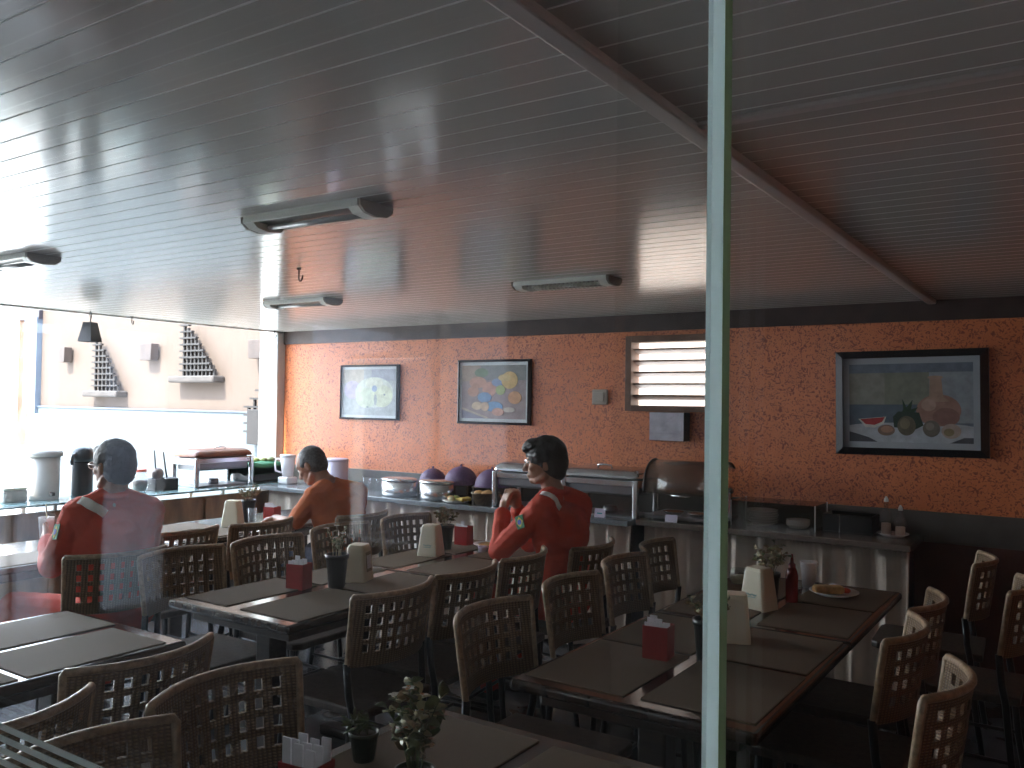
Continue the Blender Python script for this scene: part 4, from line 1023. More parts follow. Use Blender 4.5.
still = [((0.16, 0.20, 0.25), R_(0, 0, 1, 1)), ((0.27, 0.28, 0.24), R_(0, .48, .66, .885)), ((0.22, 0.24, 0.19), R_(.30, .48, .66, .885)), ((0.30, 0.35, 0.38), R_(.66, .25, 1, .885)),
         ((0.10, 0.14, 0.18), R_(0, .2, .60, .48)), ((0.45, 0.50, 0.54), R_(0, 0, 1, .21)), ((0.42, 0.46, 0.50), ell(.5, .2, .5, .05)),
         ((0.07, 0.08, 0.09), [(0, 0), (.24, 0), (.16, .06), (0, .13)]), ((0.07, 0.08, 0.09), [(1, 0), (1, .07), (.93, .07), (.82, 0)]),
         ((0.34, 0.20, 0.155), e3(590, 400, 104, 74)), ((0.40, 0.27, 0.20), [px3(*p) for p in ((548, 335), (550, 250), (604, 250), (612, 335), (640, 360), (515, 360))]), ((0.42, 0.29, 0.22), e3(576, 247, 36, 8)), ((0.26, 0.14, 0.115), e3(625, 430, 62, 42)), ((0.45, 0.31, 0.24), e3(545, 375, 34, 28)),
         ((0.03, 0.07, 0.04), [px3(*p) for p in ((420, 345), (440, 385), (470, 350), (462, 395), (495, 385), (470, 420), (410, 420), (425, 395))]), ((0.03, 0.06, 0.045), [px3(*p) for p in ((375, 430), (400, 405), (500, 410), (520, 470), (480, 490), (380, 480))]),
         ((0.62, 0.62, 0.55), [px3(*p) for p in ((203, 442), (342, 430), (330, 462), (285, 483), (240, 480))]), ((0.45, 0.05, 0.05), [px3(*p) for p in ((213, 443), (336, 432), (322, 455), (284, 470), (240, 466))]),
         ((0.25, 0.17, 0.13), e3(342, 494, 42, 26)), ((0.42, 0.25, 0.17), e3(345, 490, 30, 16)), ((0.13, 0.12, 0.08), e3(440, 472, 44, 46)), ((0.21, 0.19, 0.12), e3(432, 462, 24, 26)), ((0.16, 0.145, 0.12), e3(557, 484, 40, 38)), ((0.24, 0.22, 0.18), e3(550, 474, 20, 18)), ((0.44, 0.36, 0.30), e3(648, 495, 45, 34)), ((0.26, 0.22, 0.12), e3(638, 500, 24, 18))]
painting('large black-framed still life of a clay vase, watermelon slice and fruit', -1.245, -0.437, 1.313, 1.921, 0.042, 0.04, 'passe', 0.035, still, tilt=-0.012)
def px2(x, y): return ((x - 190) / 545, 1 - (y - 170) / 465)
def e2(x, y, rx, ry): return ell(*px2(x, y), rx / 545, ry / 465)
fruit = [((0.36, 0.30, 0.31), R_(0, 0, 1, 1)), ((0.25, 0.27, 0.27), R_(.3, .72, 1, 1)), ((0.42, 0.34, 0.28), R_(0, .7, .28, 1)), ((0.28, 0.29, 0.38), [(0, 0), (.38, 0), (0, .16)]), ((0.55, 0.47, 0.40), [(0, .17), (.40, .0), (.43, .02), (0, .21)]),
         ((0.20, 0.28, 0.20), e2(360, 235, 60, 40)), ((0.56, 0.34, 0.27), e2(330, 320, 75, 50)), ((0.60, 0.36, 0.30), e2(430, 380, 60, 65)), ((0.54, 0.33, 0.26), e2(290, 400, 50, 45)), ((0.25, 0.34, 0.52), e2(500, 320, 50, 35)), ((0.22, 0.36, 0.58), e2(390, 450, 60, 45)), ((0.20, 0.36, 0.60), e2(470, 530, 75, 45)),
         ((0.68, 0.50, 0.24), e2(600, 300, 68, 75)), ((0.70, 0.56, 0.28), e2(560, 280, 55, 30)), ((0.38, 0.46, 0.22), e2(525, 385, 40, 42)), ((0.62, 0.36, 0.22), e2(645, 450, 55, 55)), ((0.70, 0.56, 0.42), e2(325, 525, 45, 35)), ((0.66, 0.50, 0.36), e2(395, 530, 35, 40)), ((0.62, 0.36, 0.28), e2(505, 575, 50, 35)), ((0.55, 0.50, 0.46), e2(600, 555, 50, 22))]
painting('small framed painting of mixed fruit on the back wall', -4.098, -3.418, 1.418, 1.912, 0.018, 0.035, 'passe_light', 0.025, fruit)
flowers = [((0.46, 0.50, 0.52), R_(0, 0, 1, 1)), ((0.52, 0.50, 0.46), R_(0, .7, .4, 1)), ((0.40, 0.43, 0.50), R_(.55, .75, 1, 1)), ((0.52, 0.49, 0.62), ell(.18, .55, .16, .2)), ((0.60, 0.66, 0.60), ell(.6, .5, .36, .33)), ((0.58, 0.66, 0.54), ell(.45, .38, .2, .22)), ((0.63, 0.69, 0.54), ell(.75, .42, .2, .24)), ((0.66, 0.70, 0.60), ell(.6, .7, .17, .12)), ((0.36, 0.44, 0.58), ell(.61, .58, .05, .07)), ((0.30, 0.36, 0.36), ell(.48, .18, .025, .02)), ((0.30, 0.36, 0.36), ell(.8, .45, .02, .02)), ((0.44, 0.50, 0.50), ell(.63, .34, .03, .12))]
painting('small framed painting of pale flowers, leftmost on the back wall', -5.375, -4.705, 1.424, 1.888, 0.016, 0.035, 'passe_light', 0.022, flowers)

o = thing('wall_switch', 'square grey switch plate between the fruit painting and louvred window', 'switch', (-2.843, WY1, 1.634))
b = MB(); b.box((-0.062, -0.02, -0.054), (0.062, 0, 0.054), M['switch'], 0.008); b.obj('plate', o)
b = MB(); b.box((-0.035, -0.027, -0.032), (0.035, -0.02, 0.032), M['switch'], 0.003); b.obj('rocker', o)
o = thing('towel_dispenser', 'lavender plastic-wrapped dispenser box under the louvred window', 'dispenser', (-2.30, WY1, 1.442))
b = MB(); b.box((-0.125, -0.10, -0.095), (0.125, 0, 0.095), M['frame_black'], 0.006); b.obj('case', o)
b = MB(); t = bmesh.new(); bmesh.ops.create_grid(t, x_segments=24, y_segments=18, size=0.5)
for v in t.verts: v.co = Vector((v.co.x * 0.24, -0.1035 - 0.007 * abs(noise.noise(Vector((v.co.x * 7, v.co.y * 7, 3)))), v.co.y * 0.185))
r = bmesh.ops.extrude_face_region(t, geom=t.faces[:]); bmesh.ops.translate(t, vec=(0, 0.003, 0), verts=[v for v in r['geom'] if isinstance(v, bmesh.types.BMVert)])
bmesh.ops.recalc_face_normals(t, faces=t.faces); b._merge(t, M['plastic_bag'], False); b.obj('wrapped_front', o)

# ceiling light fixtures
def fixture(x, y, label, cells=True):
    o = thing('ceiling_light', label, 'ceiling light', (x, y, CZ)); L2 = 0.265; zt = -0.001
    b = MB(); b.box((-L2, -0.075, -0.014), (L2, 0.075, 0.0), M['light_body'], 0.003); b.box((-L2, -0.078, -0.024), (L2, -0.062, -0.010), M['light_body'], 0.003); b.box((-L2, 0.062, -0.024), (L2, 0.078, -0.010), M['light_body'], 0.003)
    b.obj('housing', o)
    for s in (-1, 1):
        b = MB(); poly = [(-0.076, -0.002), (0.076, -0.002), (0.074, -0.022), (0.05, -0.040), (0, -0.046), (-0.05, -0.040), (-0.074, -0.022)]
        b.prism(poly, 0.012, M['light_cap'], M4=T(s * L2 - (0.0 if s > 0 else 0.012), 0, 0) @ Matrix(((0, 0, 1, 0), (1, 0, 0, 0), (0, 1, 0, 0), (0, 0, 0, 1)))); b.obj('end_cap', o)
        b = MB(); poly2 = [(p[0] * 0.98, p[1] * 0.98) for p in poly]
        b.prism(poly2, 0.045, M['light_body'], M4=T(s * (L2 - 0.0225) - 0.0225, 0, 0) @ Matrix(((0, 0, 1, 0), (1, 0, 0, 0), (0, 1, 0, 0), (0, 0, 0, 1)))); b.obj('collar', o)
    b = MB(); b.box((-L2 + 0.045, -0.058, -0.02), (L2 - 0.045, 0.058, -0.0145), M['reflector']); b.obj('reflector', o)
    b = MB(); b.tube([(-L2 + 0.045, 0, -0.029), (L2 - 0.045, 0, -0.034)], 0.010, M['tube'], 12); b.obj('tube', o)
    if cells:
        b = MB()
        for k in range(19):
            xx = -0.212 + k * 0.0235; b.box((xx - 0.001, -0.050, -0.040), (xx + 0.001, 0.050, -0.022), M['light_body'])
        for yy in (-0.03, 0.03): b.box((-L2 + 0.046, yy - 0.001, -0.040), (L2 - 0.046, yy + 0.001, -0.030), M['light_body'])
        b.obj('louvre', o)
    return o
fixture(-2.115, 1.985, 'unlit ceiling tube light, the large nearest one at upper centre', False)
fixture(-2.165, 3.72, 'unlit ceiling tube light with cell louvre, nearest the louvred window')
fixture(-4.06, 3.72, 'unlit ceiling tube light nearest the white corner post', False)
fixture(-4.06, 1.98, 'unlit ceiling tube light at the left edge, cut by the frame', False)
def hook(x, y, label, dz=0.075):
    o = thing('ceiling_hook', label, 'hook', (x, y, CZ))
    b = MB(); b.lathe([(0, 0), (0.012, 0), (0.010, -0.008), (0, -0.009)], M['metal_dark'], 12); b.obj('hook_base', o)
    pts = [(0, 0, -0.006), (0, 0, -0.03)] + [(0.012 - 0.012 * math.cos(a), 0, -0.045 - 0.016 * math.sin(a)) for a in [k * PI / 8 for k in range(9)]] + [(0.026, 0, -0.035)]
    b = MB(); b.tube(pts, 0.004, M['metal_dark'], 8); b.obj('hook_wire', o)
hook(-3.08, 2.80, 'small dark hook on the ceiling beyond the nearest tube light')
hook(-6.075, 3.855, 'dark hook at the open ceiling edge between the two lattice sails')
hook(-6.075, 5.25, 'dark hook at the ceiling edge before the white corner post')
# lantern hanging from the ceiling edge
o = thing('hanging_lantern', 'dark trapezoid lantern shade hanging at the open ceiling edge', 'lantern', (-6.0, 3.483, 1.979))
b = MB(); t = bmesh.new(); rr = []
for hw, zz in ((0.058, 0.0), (0.034, 0.138), (0.030, 0.138), (0.054, 0.0)): rr.append([t.verts.new((sx * hw, sy * hw, zz)) for sx, sy in ((1, 1), (-1, 1), (-1, -1), (1, -1))])
for A, B in zip(rr, rr[1:] + rr[:1]):
    for k in range(4): t.faces.new((A[k], A[(k + 1) % 4], B[(k + 1) % 4], B[k]))
bmesh.ops.recalc_face_normals(t, faces=t.faces); b._merge(t, M['metal_dark']); b.box((-0.034, -0.034, 0.134), (0.034, 0.034, 0.142), M['metal_dark']); b.obj('shade', o, rotz=0.35)
b = MB(); b.tube([(0, 0, 0.142), (0, 0, 0.165), (0.012, 0, 0.18), (0, 0, CZ - 1.979 - 0.0)], 0.004, M['metal_dark'], 8); b.tube([(-0.018, 0, CZ - 1.979 - .02), (0, 0, 0.178), (0.018, 0, CZ - 1.979 - .02)], 0.003, M['metal_dark'], 6); b.obj('hanger', o)

# sail lattices on little shelves and wall lamps on the terrace wall
YT = 6.0
def sail(x0, x1, zb, zt, label, n=7, lean=0.0):
    o = thing('lattice_sail', label, 'wall decoration', ((x0 + x1) / 2, YT, zb)); hx = (x1 - x0) / 2; h = zt - zb
    b = MB(); b.box((-hx * 1.15, -0.16, -0.075), (hx * 1.08, -0.0, 0.0), M['weathered'], 0.02, seg=3); b.obj('shelf', o)
    b = MB(); xa = -hx * 0.62
    def wid(k): return (hx * 1.5) * (1 - k) ** 0.75 + 0.06
    for k in range(n):
        xx = xa + (hx * 1.5) * k / (n - 1); top = h * max(0.12, 1 - (k / (n - 1) * 0.93) ** 1.25)
        b.box((xx - 0.012, -0.095, 0), (xx + 0.012, -0.065, top), M['lattice'], 0.002)
    m = int(h / 0.068)
    for j in range(m):
        zz = 0.06 + j * (h - 0.07) / (m - 1); k = zz / h
        b.box((xa - 0.05, -0.115, zz - 0.010), (xa + (hx * 1.5) * max(0.06, (1 - k)) ** 0.8 + 0.05, -0.075, zz + 0.010), M['lattice'], 0.002)
    b.obj('lattice', o)
sail(-10.17, -9.52, 1.66, 2.30, 'dark lattice sail on a little shelf, left one on the terrace wall', 7)
sail(-8.45, -7.74, 1.83, 2.40, 'dark lattice sail on a little shelf, right one on the terrace wall', 9)
o = thing('lattice_sail', 'dark lattice decoration half hidden by the white corner post', 'wall decoration', (-7.02, YT, 1.20))
b = MB(); b.box((-0.16, -0.14, -0.08), (0.3, 0, 0.28), M['lattice'], 0.01); b.obj('shelf', o)
b = MB()
for k in range(7): b.box((-0.20 + k * 0.09, -0.10, 0), (-0.18 + k * 0.09, -0.07, 0.30 + 0.09 * min(k, 5)), M['lattice'])
for j in range(8): b.box((-0.24 + max(0, j - 3) * 0.085, -0.115, 0.04 + 0.085 * j), (0.36, -0.08, 0.06 + 0.085 * j), M['lattice'])
b.obj('lattice', o)
def sconce(x, z, label, w=0.115, h=0.19):
    o = thing('wall_lamp', label, 'wall lamp', (x, YT, z))
    b = MB(); b.box((-w * 0.4, -0.02, -h * 0.3), (w * 0.4, 0, h * 0.3), M['metal_dark'], 0.003); b.obj('back_plate', o)
    b = MB(); b.prism([(-w, 0), (w, 0), (w * 0.92, -h), (-w * 0.92, -h)], 0.10, M['lamp_box'], M4=Matrix.Translation((0, -0.021, h / 2)) @ Matrix.Rotation(PI / 2, 4, 'X'), bev=0.004); b.obj('shade', o)
sconce(-10.77, 2.11, 'small brown box lamp left of the hanging lantern on the terrace wall', 0.075)
sconce(-8.99, 2.11, 'small brown box lamp between the two lattice sails')
sconce(-7.09, 2.10, 'brown box lamp just left of the white corner post', 0.12)
# ------------------------------------------------------------------ people
def hull_caps(t, a, b_, ra, rb, n=10):
    a, b_ = Vector(a), Vector(b_); vs = []
    for c, r in ((a, ra), (b_, rb)):
        q = bmesh.new(); bmesh.ops.create_icosphere(q, subdivisions=2, radius=r)
        for v in q.verts: vs.append(t.verts.new(v.co + c))
        q.free()
    r = bmesh.ops.convex_hull(t, input=vs)
    bmesh.ops.delete(t, geom=[v for v in vs if v.is_valid and not v.link_faces], context='VERTS')
def ell_p(t, c, rad, R=None):
    q = bmesh.new(); bmesh.ops.create_icosphere(q, subdivisions=3, radius=1)
    Mx = Matrix.Translation(c) @ (R.to_4x4() if R else Matrix.Identity(4)) @ Matrix.Diagonal((*rad, 1))
    bmesh.ops.transform(q, matrix=Mx, verts=q.verts)
    me = bpy.data.meshes.new('q'); q.to_mesh(me); q.free(); t.from_mesh(me); bpy.data.meshes.remove(me)
def blob(name, prims, m, parent, voxel=0.006, smooth=3, wr=0.0, wf=9.0):
    """one continuous skin over overlapping tapered shapes"""
    t = bmesh.new()
    for p in prims:
        if p[0] == 'c': 
            s = bmesh.new(); hull_caps(s, *p[1:5]); me = bpy.data.meshes.new('q'); s.to_mesh(me); s.free(); t.from_mesh(me); bpy.data.meshes.remove(me)
        else: ell_p(t, *p[1:])
    bmesh.ops.recalc_face_normals(t, faces=t.faces)
    me = bpy.data.meshes.new(name + '_src'); t.to_mesh(me); t.free()
    ob = bpy.data.objects.new(name + '_src', me); C.objects.link(ob)
    md = ob.modifiers.new('r', 'REMESH'); md.mode = 'VOXEL'; md.voxel_size = voxel
    dg = bpy.context.evaluated_depsgraph_get(); dg.update()
    out = bpy.data.meshes.new_from_object(ob.evaluated_get(dg))
    bpy.data.objects.remove(ob); bpy.data.meshes.remove(me)
    t = bmesh.new(); t.from_mesh(out)
    for _ in range(smooth): bmesh.ops.smooth_vert(t, verts=t.verts, factor=0.5, use_axis_x=True, use_axis_y=True, use_axis_z=True)
    if wr:
        t.normal_update()
        for v in t.verts:
            q = v.co * wf; n1 = noise.noise(Vector((q.x, q.y, q.z * 1.8))); n2 = noise.noise(Vector((q.x * 2.3 + 5, q.y * 2.3, q.z * 3.1)))
            v.co += v.normal * wr * (abs(n1) * -1.6 + 0.4 + n2 * 0.5)
    for f in t.faces: f.smooth = True
    t.to_mesh(out); t.free(); out.name = name
    out.materials.clear(); out.materials.append(m)
    o = bpy.data.objects.new(name, out); C.objects.link(o); o.parent = parent
    return o
def basis(f, up=(0, 0, 1)):
    f = Vector(f).normalized(); l = Vector(up).cross(f).normalized(); u = f.cross(l).normalized()
    return Matrix((f, l, u)).transposed(), f, l, u       # columns forward, left, up
def head_prims(c, f, pitch=0.0, s=1.0):
    """c = centre of the skull; pitch > 0 looks down"""
    c = Vector(c); fx = Vector(f).normalized(); l = Vector((0, 0, 1)).cross(fx).normalized()
    fx = Matrix.Rotation(pitch, 3, l) @ fx
    R, F, L, U = basis(fx); s_ = s
    def at(a, b_, d): return c + (F * a + L * b_ + U * d) * s_
    P = [('e', at(0, 0, 0.012), (0.096 * s, 0.075 * s, 0.100 * s), R), ('e', at(0.030, 0, -0.055), (0.062 * s, 0.060 * s, 0.065 * s), R),
         ('e', at(0.055, 0, -0.098), (0.034 * s, 0.040 * s, 0.024 * s), R), ('c', at(0.085, 0, 0.005), at(0.108, 0, -0.040), 0.009 * s, 0.015 * s),
         ('e', at(0.078, 0, 0.022), (0.018 * s, 0.052 * s, 0.012 * s), R),
         ('e', at(0.086, 0, -0.070), (0.015 * s, 0.026 * s, 0.007 * s), R), ('e', at(0.084, 0, -0.081), (0.014 * s, 0.023 * s, 0.007 * s), R)]
    for q in (-1, 1):
        P += [('e', at(0.058, q * 0.038, -0.030), (0.028 * s, 0.022 * s, 0.024 * s), R), ('e', at(0.095, q * 0.012, -0.043), (0.011 * s, 0.008 * s, 0.008 * s), R),
              ('e', at(-0.008, q * 0.078, -0.018), (0.020 * s, 0.008 * s, 0.033 * s), R), ('c', at(0.0, q * 0.055, -0.075), at(0.045, q * 0.035, -0.100), 0.022 * s, 0.02 * s)]
    return P, at, R
def hand_prims(w, d, n, side, curl=0.6, s=1.0, thumb=0.6):
    """w wrist, d towards the knuckles, n palm normal (fingers curl that way), side +1 left / -1 right"""
    w = Vector(w); d = Vector(d).normalized(); n = Vector(n); n = (n - d * n.dot(d)).normalized(); a = d.cross(n) * side
    P = [('c', w, w + d * 0.03 * s, 0.024 * s, 0.026 * s)]
    k0 = w + d * 0.088 * s
    for o in (-0.026, -0.009, 0.009, 0.026): P.append(('c', w + d * 0.02 * s + a * o * 0.7 * s, k0 + a * o * s, 0.015 * s, 0.0125 * s))
    for o, ln, cu in ((-0.029, 0.064, 1.12), (-0.010, 0.078, 1.0), (0.010, 0.083, 0.95), (0.030, 0.076, 0.88)):
        p = k0 + a * o * s; ang = 0.0
        for seg, (fr, r0, r1) in enumerate(((0.45, 0.0098, 0.0090), (0.31, 0.0090, 0.0082), (0.24, 0.0082, 0.0072))):
            ang += curl * cu * (0.75 if seg == 0 else 1.0)
            q = p + (d * math.cos(ang) + n * math.sin(ang)) * ln * fr * s
            P.append(('c', p, q, r0 * s, r1 * s)); p = q
    p = w + d * 0.028 * s + a * 0.026 * s
    for st, (fr, r0, r1) in enumerate(((0.036, 0.0145, 0.0120), (0.030, 0.0115, 0.0100), (0.025, 0.0100, 0.0080))):
        dr = (d * (0.75 + 0.1 * st) + a * (0.75 - 0.3 * st) + n * (thumb * (0.4 + 0.35 * st))).normalized()
        q = p + dr * fr * s; P.append(('c', p, q, r0 * s, r1 * s)); p = q
    return P
def torso_prims(pel, chest, neck, shl, shr, g=0.0):
    """pelvis, chest and shoulders; g inflates"""
    pel, chest, neck, shl, shr = map(Vector, (pel, chest, neck, shl, shr))
    r = (shr - shl).normalized(); up = (chest - pel).normalized(); f = up.cross(r).normalized(); R = Matrix((f, -r, up)).transposed()
    mid = pel.lerp(chest, 0.5)
    P = [('e', pel, (0.125 + g, 0.180 + g, 0.125 + g), R), ('e', mid, (0.120 + g, 0.170 + g, 0.17 + g), R), ('e', chest, (0.125 + g, 0.185 + g, 0.17 + g), R),
         ('e', chest + up * 0.06, (0.108 + g, 0.195 + g, 0.115 + g), R)]
    P += [('c', shl, neck.lerp(shl, 0.25), 0.070 + g, 0.062 + g), ('c', shr, neck.lerp(shr, 0.25), 0.070 + g, 0.062 + g), ('c', shl, chest + (shl - shr) * 0.25, 0.070 + g, 0.09 + g), ('c', shr, chest + (shr - shl) * 0.25, 0.070 + g, 0.09 + g)]
    return P, f, r, up, R
def shoe(ank, d, parent):
    a = Vector(ank); d = Vector((d[0], d[1], 0)).normalized()
    P = [('c', a + Vector((0, 0, -0.005)), a - d * 0.02 + Vector((0, 0, -0.042)), 0.045, 0.042), ('c', a - d * 0.03 + Vector((0, 0, -0.046)), a + d * 0.14 + Vector((0, 0, -0.052)), 0.040, 0.034)]
    return blob('shoe', P, M['shoe'], parent, 0.007, 2)
def strip_on(parent, name, target, pts, width, m, off=0.004, across=None):
    """a thin tape laid on the surface of target along pts (casts from outside)"""
    from mathutils.bvhtree import BVHTree
    bv = BVHTree.FromObject(target, bpy.context.evaluated_depsgraph_get()) if False else BVHTree.FromPolygons([v.co for v in target.data.vertices], [p.vertices for p in target.data.polygons])
    t = bmesh.new(); rows = []
    n = len(pts)
    for i, p in enumerate(pts):
        d = (Vector(pts[min(i + 1, n - 1)]) - Vector(pts[max(i - 1, 0)])).normalized()
        row = []
        nr = bv.find_nearest(Vector(p))
        w = across if across is not None else d.cross(nr[1]).normalized()
        for k in (-1, -0.5, 0, 0.5, 1):
            q = bv.find_nearest(Vector(p) + Vector(w) * k * width / 2)
            row.append((t.verts.new(q[0] + q[1] * off), t.verts.new(q[0] + q[1] * (off - 0.003))))
        rows.append(row)
    for A, B in zip(rows, rows[1:]):
        for k in range(4):
            t.faces.new((A[k][0], A[k + 1][0], B[k + 1][0], B[k][0])); t.faces.new((A[k][1], B[k][1], B[k + 1][1], A[k + 1][1]))
        t.faces.new((A[0][0], B[0][0], B[0][1], A[0][1])); t.faces.new((A[4][0], A[4][1], B[4][1], B[4][0]))
    for A in (rows[0], rows[-1]):
        for k in range(4): t.faces.new((A[k][0], A[k][1], A[k + 1][1], A[k + 1][0]))
    bmesh.ops.recalc_face_normals(t, faces=t.faces)
    b = MB(); b._merge(t, M[m], True); return b.obj(name, parent)
def patch_on(parent, target, p, up, size):
    """green flag patch with a yellow diamond and blue disc, lying on the sleeve"""
    from mathutils.bvhtree import BVHTree
    bv = BVHTree.FromPolygons([v.co for v in target.data.vertices], [q.vertices for q in target.data.polygons])
    hit = bv.find_nearest(Vector(p)); nrm = hit[1]; c = hit[0] + nrm * 0.001
    u = Vector(up); u = (u - nrm * u.dot(nrm)).normalized(); s = u.cross(nrm).normalized()
    Mx = Matrix((s, u, nrm)).transposed().to_4x4(); Mx.translation = c
    b = MB(); w, h = size
    b.prism([(-w, -h), (w, -h), (w, h), (-w, h)], 0.003, M['flag_green'], M4=Mx, bev=0.0008)
    pa = b.obj('flag_patch', parent)
    b = MB(); b.prism([(-w * .82, 0), (0, -h * .8), (w * .82, 0), (0, h * .8)], 0.001, M['flag_yellow'], M4=Mx @ Matrix.Translation((0, 0, 0.003))); b.obj('diamond', pa)
    b = MB(); b.prism(ell(0, 0, h * .42, h * .42, 20), 0.0008, M['flag_blue'], M4=Mx @ Matrix.Translation((0, 0, 0.004))); b.obj('disc', pa)
    return pa
def person(label, base, lm, skin, outfit):
    o = thing('person', label, 'person', (0, 0, 0))
    Tp, f, r, up, R = torso_prims(lm['pel'], lm['chest'], lm['neck'], lm['shl'], lm['shr'], -0.02)
    V = {k: Vector(v) for k, v in lm.items() if k not in ('face', 'pitch')}
    HP, at, HR = head_prims(V['head'], lm['face'], lm.get('pitch', 0.0))
    P = list(Tp) + HP + [('c', V['neck'] - up * 0.03, at(-0.018, 0, -0.07), 0.060, 0.056), ('c', V['neck'] - up * 0.06, V['neck'] + up * 0.02, 0.058, 0.054)]
    for s in ('l', 'r'):
        P += [('c', V['sh' + s], V['el' + s], 0.045, 0.036), ('c', V['el' + s], V['el' + s].lerp(V['wr' + s], 0.35), 0.037, 0.040), ('c', V['el' + s].lerp(V['wr' + s], 0.35), V['wr' + s], 0.040, 0.026)]
        P += [('c', V['hip' + s], V['kn' + s], 0.070, 0.050), ('c', V['kn' + s], V['an' + s], 0.048, 0.035)]
    P += outfit['hands']
    blob('body', P, M[skin], o, 0.0048, 2)
    for q in (-1, 1):
        b = MB(); b.ball(at(0.0835, q * 0.030, -0.003), 0.0075, M['eye'], 2); e = b.obj('eye', o)
        b = MB(); b.ball(at(0.0885, q * 0.030, -0.003), 0.0042, M['hair'], 2); b.obj('iris', e)
    return o, V, at, HR, f, r, up, R
def coverall(o, V, f, r, up, lm):
    Tp, *_ = torso_prims(lm['pel'], lm['chest'], lm['neck'], lm['shl'], lm['shr'], 0.006)
    P = list(Tp)
    for s in ('l', 'r'):
        e, w = V['el' + s], V['wr' + s]
        P += [('c', V['sh' + s], e, 0.072, 0.058), ('c', e, e.lerp(w, 0.88), 0.058, 0.044), ('c', V['hip' + s], V['kn' + s], 0.092, 0.074), ('c', V['kn' + s], V['an' + s], 0.072, 0.058)]
    # stand-up collar
    for k in range(14):
        a0, a1 = k * 2 * PI / 14, (k + 1) * 2 * PI / 14
        if k in (0, 13): pass
        c = V['neck'] + up * 0.012
        P.append(('c', c + f * 0.068 * math.cos(a0) - r * 0.072 * math.sin(a0), c + f * 0.068 * math.cos(a1) - r * 0.072 * math.sin(a1), 0.017, 0.017))
    return blob('coverall', P, M['overall'], o, 0.0055, 2, 0.006, 9)

# --- man in red with raised clasped hands
lm = dict(pel=(-2.255, 3.905, 0.575), chest=(-2.285, 3.91, 0.90), neck=(-2.325, 3.91, 1.105), shl=(-2.305, 3.735, 1.035), shr=(-2.275, 4.085, 1.035), head=(-2.382, 3.90, 1.278),
          face=(-0.87, -0.47, 0.0), pitch=0.06, ell=(-2.52, 3.69, 0.815), wrl=(-2.560, 3.775, 1.015), elr=(-2.55, 4.03, 0.815), wrr=(-2.575, 3.93, 1.015),
          hipl=(-2.27, 3.82, 0.555), hipr=(-2.27, 3.99, 0.555), knl=(-2.67, 3.78, 0.545), knr=(-2.67, 4.03, 0.545), anl=(-2.62, 3.77, 0.095), anr=(-2.60, 4.14, 0.095))
hands = hand_prims(lm['wrl'], (0.05, 0.38, 0.85), (0.35, 0.75, -0.2), 1, 0.75) + hand_prims(lm['wrr'], (0.02, -0.35, 0.85), (0.30, -0.75, -0.2), -1, 0.80)
man, V, at, HR, f, r, up, R = person('person in a red coverall, elbows on the middle table, hands clasped at the chin', None, lm, 'skin', dict(hands=hands))
cov = coverall(man, V, f, r, up, lm)
hp = [('e', at(-0.012, 0, 0.040), (0.112, 0.094, 0.098), HR), ('e', at(-0.045, 0, 0.000), (0.082, 0.091, 0.105), HR), ('e', at(-0.062, 0, -0.06), (0.050, 0.068, 0.050), HR), ('e', at(0.050, 0, 0.080), (0.064, 0.074, 0.044), HR), ('e', at(0.094, 0, 0.070), (0.026, 0.058, 0.026), HR)]
for q in (-1, 1): hp += [('e', at(0.005, q * 0.074, 0.030), (0.050, 0.020, 0.036), HR), ('e', at(0.010, q * 0.073, -0.010), (0.011, 0.010, 0.026), HR)]
blob('hair', hp, M['hair'], man, 0.005, 2, 0.003, 26)
def line(a, b_, n=9): a, b_ = Vector(a), Vector(b_); return [a.lerp(b_, k / (n - 1)) for k in range(n)]
strip_on(man, 'shoulder_tape', cov, line((-2.322, 3.765, 1.13), (-2.225, 3.815, 1.055)), 0.042, 'stripe')['label'] = 'silver reflective tape'
patch_on(man, cov, (-2.385, 3.62, 0.985), (-0.35, 0.1, 0.9), (0.028, 0.034))
shoe(lm['anl'], (-1, 0), man); shoe(lm['anr'], (-1, 0.1), man)
w = V['wrl']; d = (V['ell'] - w).normalized()
b = MB(); s1 = d.cross(Vector((1, 0, 0))).normalized(); s2 = d.cross(s1).normalized()
b.tube([w + d * 0.012 + s1 * 0.031 * math.cos(k * PI / 8) + s2 * 0.031 * math.sin(k * PI / 8) for k in range(16)], 0.006, M['steel'], 8, closed=True)
b.ball(w + d * 0.012 - Vector((-0.005, 0.030, 0)), (0.012, 0.008, 0.014), M['plate']); b.obj('wrist_watch', man)

# --- man in red with glasses and a cup, far left
lm = dict(pel=(-3.825, 2.375, 0.575), chest=(-3.84, 2.365, 0.90), neck=(-3.845, 2.367, 1.105), shl=(-3.89, 2.222, 1.035), shr=(-3.755, 2.495, 1.035), head=(-3.855, 2.372, 1.262),
          face=(-0.97, -0.12, 0.0), pitch=0.04, ell=(-3.965, 2.148, 0.80), wrl=(-4.135, 2.215, 0.895), elr=(-3.95, 2.62, 0.80), wrr=(-4.19, 2.57, 0.80),
          hipl=(-3.88, 2.29, 0.555), hipr=(-3.81, 2.46, 0.555), knl=(-4.31, 2.16, 0.560), knr=(-4.24, 2.56, 0.555), anl=(-4.36, 2.06, 0.095), anr=(-4.30, 2.60, 0.095))
cupx = Vector((-4.235, 2.262, 0.0))
hands = hand_prims(lm['wrl'], (-0.75, 0.25, 0.35), (0.28, 0.95, 0.0), 1, 0.50, thumb=1.0) + hand_prims(lm['wrr'], (-1, -0.1, -0.08), (0, 0, -1), -1, 0.25)
man2, V, at, HR, f, r, up, R = person('person in red coverall and glasses at far left, holding a pink drink', None, lm, 'skin', dict(hands=hands))
cov = coverall(man2, V, f, r, up, lm)
